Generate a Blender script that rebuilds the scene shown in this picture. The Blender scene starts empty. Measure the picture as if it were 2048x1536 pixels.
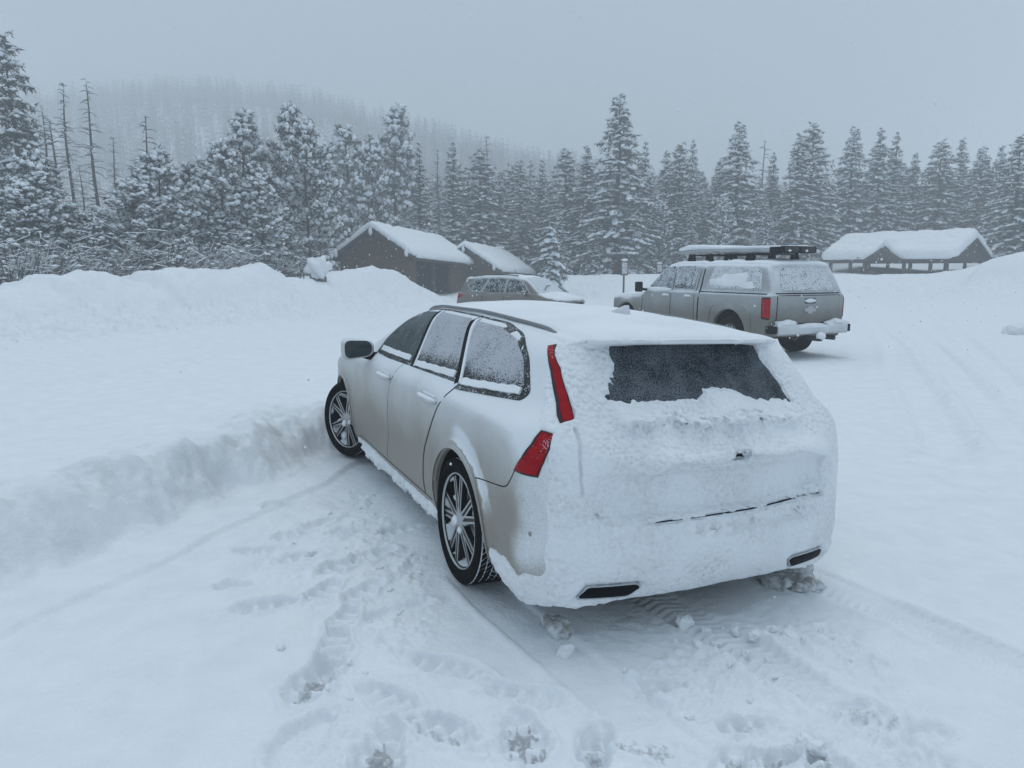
import bpy, bmesh, math, random
import numpy as np
from mathutils import Vector, Matrix
from mathutils.geometry import delaunay_2d_cdt

random.seed(3)
scene = bpy.context.scene
COL = scene.collection

# ---------------------------------------------------------------- camera
CAM_H = 1.63
CAM_PITCH = math.atan((768 - 540) / 1450.0)
cam_data = bpy.data.cameras.new('camera')
cam_data.sensor_width = 36.0
cam_data.lens = 36.0 * 1450 / 2048
cam_data.clip_start = 0.05
cam_data.clip_end = 5000
camera = bpy.data.objects.new('camera', cam_data)
COL.objects.link(camera)
camera.location = (0, 0, CAM_H)
camera.rotation_euler = (math.radians(90) - CAM_PITCH, 0, 0)
scene.camera = camera

# ---------------------------------------------------------------- overcast sky
SUN_EL, SUN_ROT = math.radians(72), math.radians(8)
world = bpy.data.worlds.new('World')
scene.world = world
world.use_nodes = True
wn = world.node_tree
wn.nodes.clear()
w_out = wn.nodes.new('ShaderNodeOutputWorld')
w_bg = wn.nodes.new('ShaderNodeBackground')
w_sky = wn.nodes.new('ShaderNodeTexSky')
w_sky.sky_type = 'NISHITA'
w_sky.sun_disc = False
w_sky.sun_elevation = SUN_EL
w_sky.sun_rotation = SUN_ROT
w_sky.dust_density = 4.0
w_bg.inputs['Strength'].default_value = 0.10
# a closed cloud deck: brighter overhead than at the horizon (standard overcast sky), with only a little of the clear sky's tint
w_tc = wn.nodes.new('ShaderNodeTexCoord')
w_sep = wn.nodes.new('ShaderNodeSeparateXYZ')
w_ramp = wn.nodes.new('ShaderNodeValToRGB')
w_ramp.color_ramp.elements[0].position = 0.0
w_ramp.color_ramp.elements[0].color = (0.325, 0.445, 0.555, 1)
w_ramp.color_ramp.elements[1].position = 1.0
w_ramp.color_ramp.elements[1].color = (0.52, 0.64, 0.735, 1)
w_mul = wn.nodes.new('ShaderNodeVectorMath'); w_mul.operation = 'SCALE'; w_mul.inputs['Scale'].default_value = 10.0
w_mix = wn.nodes.new('ShaderNodeMix'); w_mix.data_type = 'RGBA'; w_mix.inputs['Factor'].default_value = 0.93
wn.links.new(w_tc.outputs['Generated'], w_sep.inputs[0])
wn.links.new(w_sep.outputs['Z'], w_ramp.inputs['Fac'])
wn.links.new(w_ramp.outputs['Color'], w_mul.inputs[0])
wn.links.new(w_sky.outputs['Color'], w_mix.inputs['A'])
wn.links.new(w_mul.outputs[0], w_mix.inputs['B'])
wn.links.new(w_mix.outputs['Result'], w_bg.inputs['Color'])
wn.links.new(w_bg.outputs['Background'], w_out.inputs['Surface'])

sun_data = bpy.data.lights.new('sun', 'SUN')
sun_data.energy = 0.85
sun_data.angle = math.radians(40)
sun_data.color = (0.98, 0.985, 1.0)
sun = bpy.data.objects.new('sun', sun_data)
COL.objects.link(sun)
sun.location = (0, 0, 40)
# points away from where the sky's sun stands
_sd = Vector((math.sin(SUN_ROT) * math.cos(SUN_EL), math.cos(SUN_ROT) * math.cos(SUN_EL), math.sin(SUN_EL)))
sun.rotation_euler = (-_sd).to_track_quat('-Z', 'Y').to_euler()

vs = scene.view_settings
vs.view_transform = 'Standard'
vs.look = 'None'
vs.exposure = 0.05
vs.gamma = 1.0
vs.use_curve_mapping = False
scene.render.engine = 'CYCLES'
scene.cycles.use_denoising = True
scene.cycles.max_bounces = 6
scene.cycles.diffuse_bounces = 3
scene.cycles.glossy_bounces = 2
scene.cycles.transmission_bounces = 2
scene.cycles.transparent_max_bounces = 4
scene.cycles.volume_bounces = 3
scene.cycles.use_adaptive_sampling = True
# ---------------------------------------------------------------- numeric helpers
def sstep(a, b, x):
    t = np.clip((x - a) / (b - a), 0, 1)
    return t * t * (3 - 2 * t)

def smax(a, b, k):
    h = np.clip(0.5 + 0.5 * (a - b) / k, 0, 1)
    return b + (a - b) * h + k * h * (1 - h)

def smin(a, b, k):
    return -smax(-a, -b, k)

def curve(xs, ys, n=800):
    """smooth monotone (pchip) look-up table through the points"""
    x = np.array(xs, float); y = np.array(ys, float)
    h = np.diff(x); d = np.diff(y) / h
    m = np.zeros(len(x)); m[0] = d[0]; m[-1] = d[-1]
    for i in range(1, len(x) - 1):
        if d[i-1] * d[i] > 0:
            w1 = 2*h[i] + h[i-1]; w2 = h[i] + 2*h[i-1]
            m[i] = (w1 + w2) / (w1 / d[i-1] + w2 / d[i])
    X = np.linspace(x[0], x[-1], n)
    i = np.clip(np.searchsorted(x, X, side='right') - 1, 0, len(x) - 2)
    t = (X - x[i]) / h[i]
    Y = ((1+2*t)*(1-t)**2*y[i] + t*(1-t)**2*h[i]*m[i] + t*t*(3-2*t)*y[i+1] + t*t*(t-1)*h[i]*m[i+1])
    return lambda q: np.interp(q, X, Y)

_rs = np.random.RandomState(7)
_perm = np.tile(_rs.permutation(256), 3)
_g3 = _rs.normal(size=(256, 3)); _g3 /= np.linalg.norm(_g3, axis=1)[:, None]

def noise3(x, y, z):
    x, y, z = np.broadcast_arrays(np.asarray(x, float), np.asarray(y, float), np.asarray(z, float))
    xi = np.floor(x).astype(int); yi = np.floor(y).astype(int); zi = np.floor(z).astype(int)
    xf = x - xi; yf = y - yi; zf = z - zi
    u = xf*xf*xf*(xf*(xf*6-15)+10); v = yf*yf*yf*(yf*(yf*6-15)+10); w = zf*zf*zf*(zf*(zf*6-15)+10)
    out = 0
    for dx in (0, 1):
        px = _perm[(xi + dx) & 255]
        for dy in (0, 1):
            py = _perm[px + ((yi + dy) & 255)]
            for dz in (0, 1):
                g = _g3[_perm[py + ((zi + dz) & 255)]]
                dot = g[..., 0]*(xf-dx) + g[..., 1]*(yf-dy) + g[..., 2]*(zf-dz)
                out = out + dot * (u if dx else 1-u) * (v if dy else 1-v) * (w if dz else 1-w)
    return out * 1.5

def noise2(x, y, s=0.0):
    x, y = np.broadcast_arrays(np.asarray(x, float), np.asarray(y, float))
    xi = np.floor(x).astype(int); yi = np.floor(y).astype(int)
    xf = x - xi; yf = y - yi
    u = xf*xf*xf*(xf*(xf*6-15)+10); v = yf*yf*yf*(yf*(yf*6-15)+10)
    so = int(s * 37) & 255
    out = 0
    for dx in (0, 1):
        px = _perm[((xi + dx) & 255) + so]
        for dy in (0, 1):
            g = _g3[_perm[px + ((yi + dy) & 255)]]
            out = out + (g[..., 0]*(xf-dx) + g[..., 1]*(yf-dy)) * (u if dx else 1-u) * (v if dy else 1-v)
    return out * 1.7

def fbm2(x, y, o=4, s=0.0):
    a = 1.0; r = 0; t = 0
    for i in range(o):
        r = r + a * noise2(x * 2**i + 13.7*i, y * 2**i - 7.3*i, s + i); t += a; a *= 0.5
    return r / t

def fbm3(P, sc, o=3):
    a = 1.0; r = 0; t = 0
    for i in range(o):
        k = sc * 2**i
        r = r + a * noise3(P[..., 0]*k + 5.1*i, P[..., 1]*k + 9.2*i, P[..., 2]*k + 3.3*i); t += a; a *= 0.5
    return r / t

def seg_dist(px, py, pts):
    """distance to a polyline, and fraction along it"""
    best = np.full(np.shape(px), 1e9); tt = np.zeros(np.shape(px)); sg = np.zeros(np.shape(px)); L = 0
    for (a, b) in zip(pts[:-1], pts[1:]):
        ax, ay = a[0], a[1]; dx, dy = b[0]-ax, b[1]-ay; l2 = dx*dx + dy*dy; l = math.sqrt(l2)
        t = np.clip(((px-ax)*dx + (py-ay)*dy) / l2, 0, 1)
        ex = px - ax - t*dx; ey = py - ay - t*dy
        d = np.hypot(ex, ey); k = d < best
        best = np.where(k, d, best); tt = np.where(k, L + t*l, tt); sg = np.where(k, np.sign(dx*ey - dy*ex), sg); L += l
    return best, tt, sg

def in_poly(px, py, poly):
    r = np.zeros(np.shape(px), bool); n = len(poly)
    for i in range(n):
        x1, y1 = poly[i]; x2, y2 = poly[(i+1) % n]
        c = ((y1 > py) != (y2 > py)) & (px < (x2-x1)*(py-y1)/((y2-y1) if y2 != y1 else 1e-9) + x1)
        r ^= c
    return r

def poly_sd(px, py, poly):
    """signed distance to a closed polygon, negative inside"""
    d, _, _ = seg_dist(px, py, list(poly) + [poly[0]])
    return np.where(in_poly(px, py, poly), -d, d)

def surface_nets(f, lo, hi, res, project=1, chunk=1500000):
    lo = np.array(lo, float); hi = np.array(hi, float)
    n = np.ceil((hi - lo) / res).astype(int) + 1
    gx = lo[0] + np.arange(n[0])*res; gy = lo[1] + np.arange(n[1])*res; gz = lo[2] + np.arange(n[2])*res
    F = np.empty(n)
    st = max(1, int(chunk / (n[1]*n[2])))
    for i in range(0, n[0], st):
        G = np.stack(np.meshgrid(gx[i:i+st], gy, gz, indexing='ij'), -1)
        F[i:i+st] = f(G)
    S = F < 0
    cs = S[:-1, :-1, :-1].astype(np.int8)
    for dx in (0, 1):
        for dy in (0, 1):
            for dz in (0, 1):
                if dx or dy or dz:
                    cs = cs + S[dx:n[0]-1+dx, dy:n[1]-1+dy, dz:n[2]-1+dz]
    act = (cs > 0) & (cs < 8)
    I = np.argwhere(act)
    idx = -np.ones(act.shape, int); idx[tuple(I.T)] = np.arange(len(I))
    acc = np.zeros((len(I), 3)); cnt = np.zeros(len(I))
    corners = [(a, b, c) for a in (0, 1) for b in (0, 1) for c in (0, 1)]
    for a in corners:
        for ax in range(3):
            if a[ax] == 0:
                b = list(a); b[ax] = 1
                fa = F[I[:, 0]+a[0], I[:, 1]+a[1], I[:, 2]+a[2]]; fb = F[I[:, 0]+b[0], I[:, 1]+b[1], I[:, 2]+b[2]]
                m = (fa < 0) != (fb < 0)
                t = np.where(m, fa / np.where(m, fa - fb, 1), 0)
                p = np.tile(np.array(a, float), (len(I), 1)); p[:, ax] = t
                acc[m] += p[m]; cnt[m] += 1
    V = lo + (I + acc / cnt[:, None]) * res
    quads = []
    for ax in range(3):
        o1, o2 = [(1, 2), (2, 0), (0, 1)][ax]
        A = [slice(None)]*3; B = [slice(None)]*3
        A[ax] = slice(0, n[ax]-1); B[ax] = slice(1, n[ax])
        E = np.argwhere(S[tuple(A)] != S[tuple(B)])
        m = (E[:, o1] > 0) & (E[:, o2] > 0) & (E[:, o1] < n[o1]-1) & (E[:, o2] < n[o2]-1)
        E = E[m]
        if not len(E): continue
        s0 = S[tuple(E.T)]
        def cell(d1, d2):
            c = E.copy(); c[:, o1] -= d1; c[:, o2] -= d2
            return idx[tuple(c.T)]
        q = np.stack([cell(1, 1), cell(0, 1), cell(0, 0), cell(1, 0)], 1)
        q[~s0] = q[~s0][:, ::-1]
        quads.append(q)
    Q = np.concatenate(quads)
    for _ in range(project):
        e = res * 0.4
        f0 = f(V); g = np.stack([(f(V + np.eye(3)[k]*e) - f(V - np.eye(3)[k]*e)) / (2*e) for k in range(3)], -1)
        step = (f0 / np.maximum((g*g).sum(-1), 0.05))[:, None] * g
        ln = np.linalg.norm(step, axis=1); step *= np.minimum(1, res*0.6 / np.maximum(ln, 1e-9))[:, None]
        V = V - step
    return V, Q
# ---------------------------------------------------------------- mesh helpers
def mesh_from(name, V, F, smooth=True):
    V = np.asarray(V, dtype=np.float32)
    me = bpy.data.meshes.new(name)
    if isinstance(F, np.ndarray):
        k = F.shape[1]; n = len(F)
        me.vertices.add(len(V)); me.vertices.foreach_set('co', V.ravel())
        me.loops.add(n*k); me.loops.foreach_set('vertex_index', F.astype(np.int32).ravel())
        me.polygons.add(n); me.polygons.foreach_set('loop_start', np.arange(n, dtype=np.int32)*k)
        me.polygons.foreach_set('use_smooth', np.full(n, smooth))
        me.update(calc_edges=True); me.validate()
    else:
        me.from_pydata(V.tolist(), [], [list(map(int, f)) for f in F]); me.update()
        me.polygons.foreach_set('use_smooth', np.full(len(me.polygons), smooth))
    return me

def obj(name, me, mat=None, parent=None, **props):
    o = bpy.data.objects.new(name, me)
    COL.objects.link(o)
    if mat is not None:
        for m in (mat if isinstance(mat, (list, tuple)) else [mat]):
            if len(me.materials) < 8 and m.name not in me.materials: me.materials.append(m)
    if parent is not None: o.parent = parent
    for k, v in props.items(): o[k] = v
    return o

def empty(name, loc=(0, 0, 0), rz=0.0, **props):
    o = bpy.data.objects.new(name, None)
    o.empty_display_size = 0.3
    COL.objects.link(o)
    o.location = loc; o.rotation_euler = (0, 0, rz)
    for k, v in props.items(): o[k] = v
    return o

class MB:
    """collects simple solids into one mesh"""
    def __init__(s): s.V = []; s.F = []; s.n = 0
    def add(s, V, F):
        V = np.asarray(V, float)
        s.V.append(V); s.F += [tuple(int(i) + s.n for i in f) for f in F]; s.n += len(V)
        return s
    def box(s, c, d, M=None):
        x, y, z = [q/2 for q in d]
        V = np.array([(-x,-y,-z),(x,-y,-z),(x,y,-z),(-x,y,-z),(-x,-y,z),(x,-y,z),(x,y,z),(-x,y,z)])
        if M is not None: V = V @ np.array(M).T
        return s.add(V + np.array(c), [(0,3,2,1),(4,5,6,7),(0,1,5,4),(1,2,6,5),(2,3,7,6),(3,0,4,7)])
    def tube(s, pts, rad, k=8, cap=True, flat=1.0):
        pts = np.asarray(pts, float); n = len(pts)
        rad = np.full(n, rad) if np.isscalar(rad) else np.asarray(rad, float)
        T = np.gradient(pts, axis=0); T /= np.maximum(np.linalg.norm(T, axis=1), 1e-9)[:, None]
        up = np.array([0, 0, 1.0]) if abs(T[:, 2]).mean() < .8 else np.array([0, 1.0, 0])
        A = np.cross(T, up); A /= np.maximum(np.linalg.norm(A, axis=1), 1e-9)[:, None]; B = np.cross(A, T)
        th = np.arange(k)*2*math.pi/k
        V = (pts[:, None] + rad[:, None, None]*(np.cos(th)[None, :, None]*A[:, None] + flat*np.sin(th)[None, :, None]*B[:, None])).reshape(-1, 3)
        F = [(i*k+j, i*k+(j+1) % k, (i+1)*k+(j+1) % k, (i+1)*k+j) for i in range(n-1) for j in range(k)]
        if cap: F += [tuple(range(k))[::-1], tuple((n-1)*k + j for j in range(k))]
        return s.add(V, F)
    def prism(s, poly, z0, z1, M=None):
        n = len(poly)
        V = np.array([(x, y, z0) for x, y in poly] + [(x, y, z1) for x, y in poly], float)
        if M is not None: V = V @ np.array(M).T
        return s.add(V, [tuple(range(n))[::-1], tuple(range(n, 2*n))] + [(i, (i+1) % n, n+(i+1) % n, n+i) for i in range(n)])
    def lathe(s, prof, k=48, axis='y', closed=False):
        """profile (r, a) turned about an axis"""
        n = len(prof); th = np.arange(k)*2*math.pi/k
        V = []
        for r, a in prof:
            c, q = r*np.cos(th), r*np.sin(th); aa = np.full(k, a)
            V.append(np.stack([c, aa, q] if axis == 'y' else [c, q, aa], 1))
        V = np.concatenate(V)
        m = n if closed else n-1
        F = [(i*k+j, ((i+1) % n)*k+j, ((i+1) % n)*k+(j+1) % k, i*k+(j+1) % k) for i in range(m) for j in range(k)]
        return s.add(V, F)
    def build(s, name, mat, parent=None, smooth=False, **props):
        me = mesh_from(name, np.concatenate(s.V), s.F, smooth)
        return obj(name, me, mat, parent, **props)

def auto_smooth(o, deg=40):
    me = o.data
    bm = bmesh.new(); bm.from_mesh(me)
    a = math.radians(deg)
    for e in bm.edges:
        if len(e.link_faces) == 2: e.smooth = e.calc_face_angle(0) < a
    for f in bm.faces: f.smooth = True
    bm.to_mesh(me); bm.free()
    return o

def bevel(o, w, seg=2):
    bm = bmesh.new(); bm.from_mesh(o.data)
    bmesh.ops.remove_doubles(bm, verts=bm.verts, dist=1e-6)
    bmesh.ops.bevel(bm, geom=list(bm.edges), offset=w, segments=seg, profile=.6, affect='EDGES', clamp_overlap=True)
    bmesh.ops.recalc_face_normals(bm, faces=bm.faces)
    bm.to_mesh(o.data); bm.free()
    return auto_smooth(o, 50)

def round_poly(pts, r, seg=5):
    """rounded corners; r one radius or one per corner"""
    n = len(pts); out = []
    rs = [r]*n if np.isscalar(r) else r
    P = [np.array(p, float) for p in pts]
    for i in range(n):
        a, b, c = P[i-1], P[i], P[(i+1) % n]
        u = a-b; v = c-b; lu, lv = np.linalg.norm(u), np.linalg.norm(v)
        q = min(rs[i], lu*.45, lv*.45)
        if q < 1e-4: out.append(tuple(b)); continue
        s, e = b + u/lu*q, b + v/lv*q
        for k in range(seg+1):
            t = k/seg
            out.append(tuple((1-t)**2*s + 2*t*(1-t)*b + t*t*e))
    return out

def ribbon_poly(pts, w):
    P = np.array(pts, float); T = np.gradient(P, axis=0); T /= np.linalg.norm(T, axis=1)[:, None]
    N = np.stack([-T[:, 1], T[:, 0]], 1)*w/2
    return [tuple(p) for p in P+N] + [tuple(p) for p in (P-N)[::-1]]

def dense(pts, step, closed=False):
    out = []
    L = list(pts) + ([pts[0]] if closed else [])
    for a, b in zip(L[:-1], L[1:]):
        a = np.array(a, float); b = np.array(b, float); n = max(1, int(np.linalg.norm(b-a)/step))
        out += [tuple(a + (b-a)*k/n) for k in range(n)]
    if not closed: out.append(tuple(pts[-1]))
    return out

def smooth_line(pts, n=30):
    P = np.array(pts, float); t = np.linspace(0, 1, len(P))
    c = [curve(t, P[:, k], 200) for k in range(P.shape[1])]
    q = np.linspace(0, 1, n)
    return [tuple(c[k](v) for k in range(P.shape[1])) for v in q]

def patch(f, poly, axis, side, off, step=.03, thick=.008, start=1.3):
    """a skin of a given outline laid on the implicit surface f. axis = direction it is projected along ('y': outline in x,z; 'x': outline in y,z; 'z': outline in x,y);
    side = +1/-1 the side it is seen from; off = height above the surface."""
    poly = dense(poly, step, True)
    P = np.array(poly)
    lo, hi = P.min(0), P.max(0)
    gx = np.arange(lo[0]+step*.5, hi[0], step); gy = np.arange(lo[1]+step*.5, hi[1], step)
    G = np.stack(np.meshgrid(gx, gy, indexing='ij'), -1).reshape(-1, 2)
    if len(G):
        G = G[poly_sd(G[:, 0], G[:, 1], poly) < -step*.35]
    pts = [Vector(p) for p in poly] + [Vector(p) for p in G]
    n = len(poly)
    v, e, fa, ov, oe, of = delaunay_2d_cdt(pts, [(i, (i+1) % n) for i in range(n)], [], 1, 1e-6)
    A = np.array([(q.x, q.y) for q in v])
    def full(a):
        if axis == 'y': return np.stack([A[:, 0], a, A[:, 1]], 1)
        if axis == 'x': return np.stack([a, A[:, 0], A[:, 1]], 1)
        return np.stack([A[:, 0], A[:, 1], a], 1)
    # march inwards, then bisect
    c0 = np.full(len(A), float(side)*start); hit = np.zeros(len(A), bool)
    st = .01; a_in = c0.copy()
    for k in range(int(2*abs(start)/st)):
        q = c0 - side*st*k
        new = (~hit) & (f(full(q)) < 0)
        a_in = np.where(new, q, a_in); hit |= new
        if hit.all(): break
    lo_, hi_ = a_in, a_in + side*st
    for k in range(16):
        m = (lo_+hi_)/2; ins = f(full(m)) < 0
        lo_ = np.where(ins, m, lo_); hi_ = np.where(ins, hi_, m)
    V = full((lo_+hi_)/2)
    h = .004
    g = np.stack([f(V + np.eye(3)[k]*h) - f(V - np.eye(3)[k]*h) for k in range(3)], 1)
    N = g/np.maximum(np.linalg.norm(g, axis=1), 1e-9)[:, None]
    F = [tuple(q) for q in fa]
    # orient
    tri = np.array([q[:3] for q in F]); nn = np.cross(V[tri[:, 1]]-V[tri[:, 0]], V[tri[:, 2]]-V[tri[:, 0]])
    if (nn*N[tri[:, 0]]).sum() < 0: F = [q[::-1] for q in F]
    # boundary skirt
    cnt = {}
    for q in F:
        for i in range(len(q)): cnt[(q[i], q[(i+1) % len(q)])] = 1
    top = V + N*off; bot = V + N*(off-thick); nv = len(V)
    VV = np.concatenate([top, bot])
    sk = [(b, a, a+nv, b+nv) for (a, b) in cnt if (b, a) not in cnt]
    return VV, F + sk, N

def patch_obj(name, f, poly, axis, side, off, mat, parent, step=.03, thick=.008, start=1.3, smooth=True, **props):
    V, F, N = patch(f, poly, axis, side, off, step, thick, start)
    me = mesh_from(name, V, F, smooth)
    o = obj(name, me, mat, parent, **props)
    return auto_smooth(o, 60)

def noise_blob(r, sx, sy, sz, seed, sub=2, amp=.3):
    bm = bmesh.new(); bmesh.ops.create_icosphere(bm, subdivisions=sub, radius=1.0)
    V = np.array([v.co[:] for v in bm.verts]); F = [[v.index for v in f.verts] for f in bm.faces]; bm.free()
    k = 1 + amp*(fbm3(V*1.0 + seed*3.17, 1.3, 2))
    return V*k[:, None]*np.array([sx, sy, sz])*r, F


def banded(coarse, fine, band):
    """evaluate the detailed field only close to the coarse surface"""
    def f(P):
        sh = P.shape[:-1]; q = P.reshape(-1, 3); r = coarse(q)
        k = np.abs(r) < band
        if k.any(): r[k] = fine(q[k])
        return r.reshape(sh)
    return f
# ---------------------------------------------------------------- materials
class NT:
    def __init__(s, name):
        s.m = bpy.data.materials.new(name); s.m.use_nodes = True
        s.t = s.m.node_tree; s.t.nodes.clear()
        s.out = s.n('ShaderNodeOutputMaterial'); s.b = s.n('ShaderNodeBsdfPrincipled')
        s.l(s.b.outputs[0], s.out.inputs['Surface'])
    def n(s, t, **k):
        q = s.t.nodes.new(t)
        for a, v in k.items(): setattr(q, a, v)
        return q
    def l(s, a, b): s.t.links.new(a, b)
    def set(s, **k):
        for a, v in k.items():
            i = s.b.inputs[a.replace('_', ' ')]
            if isinstance(v, (int, float)): i.default_value = v
            elif isinstance(v, (tuple, list)): i.default_value = (*v, 1) if len(v) == 3 else v
            else: s.l(v, i)
        return s
    def coord(s, kind='Object'): return s.n('ShaderNodeTexCoord').outputs[kind]
    def noise(s, scale, detail=3, rough=.5, vec=None, dist=0.0):
        q = s.n('ShaderNodeTexNoise'); q.inputs['Scale'].default_value = scale; q.inputs['Detail'].default_value = detail
        q.inputs['Roughness'].default_value = rough; q.inputs['Distortion'].default_value = dist
        s.l(vec if vec is not None else s.coord(), q.inputs['Vector']); return q.outputs['Fac']
    def vor(s, scale, vec=None, feature='F1', out='Distance', smooth=None):
        q = s.n('ShaderNodeTexVoronoi'); q.feature = feature; q.inputs['Scale'].default_value = scale
        if smooth is not None: q.inputs['Smoothness'].default_value = smooth
        s.l(vec if vec is not None else s.coord(), q.inputs['Vector']); return q.outputs[out]
    def ramp(s, v, a, b, A=0.0, B=1.0):
        q = s.n('ShaderNodeMapRange'); q.clamp = True; q.interpolation_type = 'SMOOTHSTEP'
        for i, x in enumerate((a, b, A, B)): q.inputs[i+1].default_value = x
        s.l(v, q.inputs[0]); return q.outputs[0]
    def math(s, op, a, b=None, c=None):
        q = s.n('ShaderNodeMath', operation=op)
        for i, x in enumerate((a, b, c)):
            if x is None: continue
            if isinstance(x, (int, float)): q.inputs[i].default_value = x
            else: s.l(x, q.inputs[i])
        return q.outputs[0]
    def mix(s, fac, a, b):
        q = s.n('ShaderNodeMix', data_type='RGBA')
        for i, x in ((0, fac), (6, a), (7, b)):
            if isinstance(x, (int, float)): q.inputs[i].default_value = x
            elif isinstance(x, (tuple, list)): q.inputs[i].default_value = (*x, 1) if len(x) == 3 else x
            else: s.l(x, q.inputs[i])
        return q.outputs[2]
    def bump(s, h, strength=.5, dist=.01, nrm=None):
        q = s.n('ShaderNodeBump'); q.inputs['Strength'].default_value = strength; q.inputs['Distance'].default_value = dist
        s.l(h, q.inputs['Height'])
        if nrm is not None: s.l(nrm, q.inputs['Normal'])
        s.l(q.outputs[0], s.b.inputs['Normal']); return q.outputs[0]
    def attr(s, name): q = s.n('ShaderNodeAttribute'); q.attribute_name = name; return q.outputs['Fac']
    def sep(s, v): q = s.n('ShaderNodeSeparateXYZ'); s.l(v, q.inputs[0]); return q.outputs
    def normal(s): return s.n('ShaderNodeNewGeometry').outputs['Normal']

SNOW = (.86, .885, .91)
def plain(name, col, rough=.6, metal=0.0, **k):
    return NT(name).set(Base_Color=col, Roughness=rough, Metallic=metal, **k).m

def snow_mat(name, grain=60, strength=.35, dist=.01, pebble=0.0, pscale=45, col=SNOW):
    t = NT(name)
    c = t.mix(t.ramp(t.noise(3.0, 4), .35, .7), col, tuple(q*.94 for q in col))
    t.set(Base_Color=c, Roughness=.75, Specular_IOR_Level=.25)
    n1 = t.noise(grain, 4, .6)
    if pebble:
        v = t.vor(pscale, feature='SMOOTH_F1', smooth=.6)
        v = t.math('MULTIPLY', v, t.ramp(t.noise(3.5, 2), .3, .62, .15, 1.0))
        h = t.math('ADD', t.math('MULTIPLY', v, -pebble), t.math('MULTIPLY', n1, .35))
    else: h = n1
    t.bump(h, strength, dist)
    return t.m

M = {}
M['snow'] = snow_mat('snow')
M['snow_soft'] = snow_mat('snow_soft', 25, .25, .02)
M['snow_pebbled'] = snow_mat('snow_pebbled', 90, .85, .012, 1.7, 44)
M['rubber'] = plain('rubber', (.006, .0065, .0075), .9, Specular_IOR_Level=.08)
M['black_plastic'] = plain('black_plastic', (.008, .009, .010), .6, Specular_IOR_Level=.12)
M['dark_metal'] = plain('dark_metal', (.03, .032, .036), .45, .3)
M['chrome'] = plain('chrome', (.62, .64, .66), .22, 1.0)
def _ice():
    t = NT('dirty_ice')
    n = t.noise(14, 5, .65)
    t.set(Base_Color=t.mix(t.ramp(n, .38, .62), (.30, .285, .27), (.72, .74, .76)), Roughness=.6)
    t.bump(t.noise(30, 4, .6), .8, .02)
    return t.m
M['dirt'] = _ice()
# ---------------------------------------------------------------- where things stand (photo measurements turned into metres)
_cp, _sp = math.cos(CAM_PITCH), math.sin(CAM_PITCH)
def _ray(px, py):
    u = (px-1024)/1450.0; v = (768-py)/1450.0
    return u, _cp + v*_sp, -_sp + v*_cp
def on_ground(px, py, z=0.0):
    r = _ray(px, py); t = (z-CAM_H)/r[2]
    return (r[0]*t, r[1]*t)
def on_lot(px, py):
    """on the lot, which falls away gently ahead"""
    r = _ray(px, py); k = .0105
    t = (CAM_H + 5*-k) / (-r[2] - k*r[1])
    return (r[0]*t, r[1]*t)
def at(px, py, Y):
    r = _ray(px, py); t = Y/r[1]
    return (r[0]*t, Y, CAM_H + r[2]*t)

# ---------------------------------------------------------------- terrain
def _crest(lst): return [at(px, py, Y) for px, py, Y in lst]
BERM_L = _crest([(-330, 585, 17.0), (-150, 582, 18.5), (0, 579, 20), (78, 566, 21), (94, 548, 21.3), (130, 549, 21.8), (176, 539, 22.5), (207, 543, 23), (250, 562, 23.8), (285, 564, 24.5), (297, 543, 24.8), (351, 537, 25.8),
                 (422, 535, 27.2), (449, 539, 27.8), (500, 533, 29), (520, 525, 29.5), (543, 537, 30), (558, 556, 30.4), (609, 558, 32), (650, 556, 34), (680, 541, 36), (740, 533, 38.5), (780, 539, 40.5), (812, 560, 42.5), (835, 578, 44), (860, 592, 46)])
BERM_F = _crest([(1075, 560, 60), (1095, 549, 58), (1150, 551, 57), (1220, 549, 56), (1300, 548, 55), (1450, 548, 54), (1600, 550, 53), (1660, 549, 52), (1760, 549, 51), (1850, 548, 50), (1920, 540, 49), (1985, 520, 48), (2048, 503, 46), (2200, 490, 43), (2500, 470, 38)])
RIDGE = [on_ground(px, py, .30) for px, py in ((-700, 1210), (-300, 1092), (0, 1000), (120, 966), (234, 932), (330, 902), (430, 872), (500, 842), (566, 822), (640, 812), (760, 790))]

def berm(X, Y, line, toe, back, plateau, lump, side):
    pts = [(p[0], p[1]) for p in line]; L = [0.0]
    for a, b in zip(pts[:-1], pts[1:]): L.append(L[-1] + math.hypot(b[0]-a[0], b[1]-a[1]))
    H = np.array([p[2] for p in line])
    d, t, s = seg_dist(X, Y, pts)
    h = np.interp(t, L, H)
    near = (s*side > 0)
    dn = d*(1 + .25*fbm2(X*.35, Y*.35, 3, 2.0))
    f = .72*np.exp(-(dn/(toe*.36))**2) + .28*np.exp(-(dn/toe)**2)
    b = np.exp(-(d/back)**2); fb = plateau + (1-plateau)*b
    k = np.where(near, f, fb)
    return h, k, d, near

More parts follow.
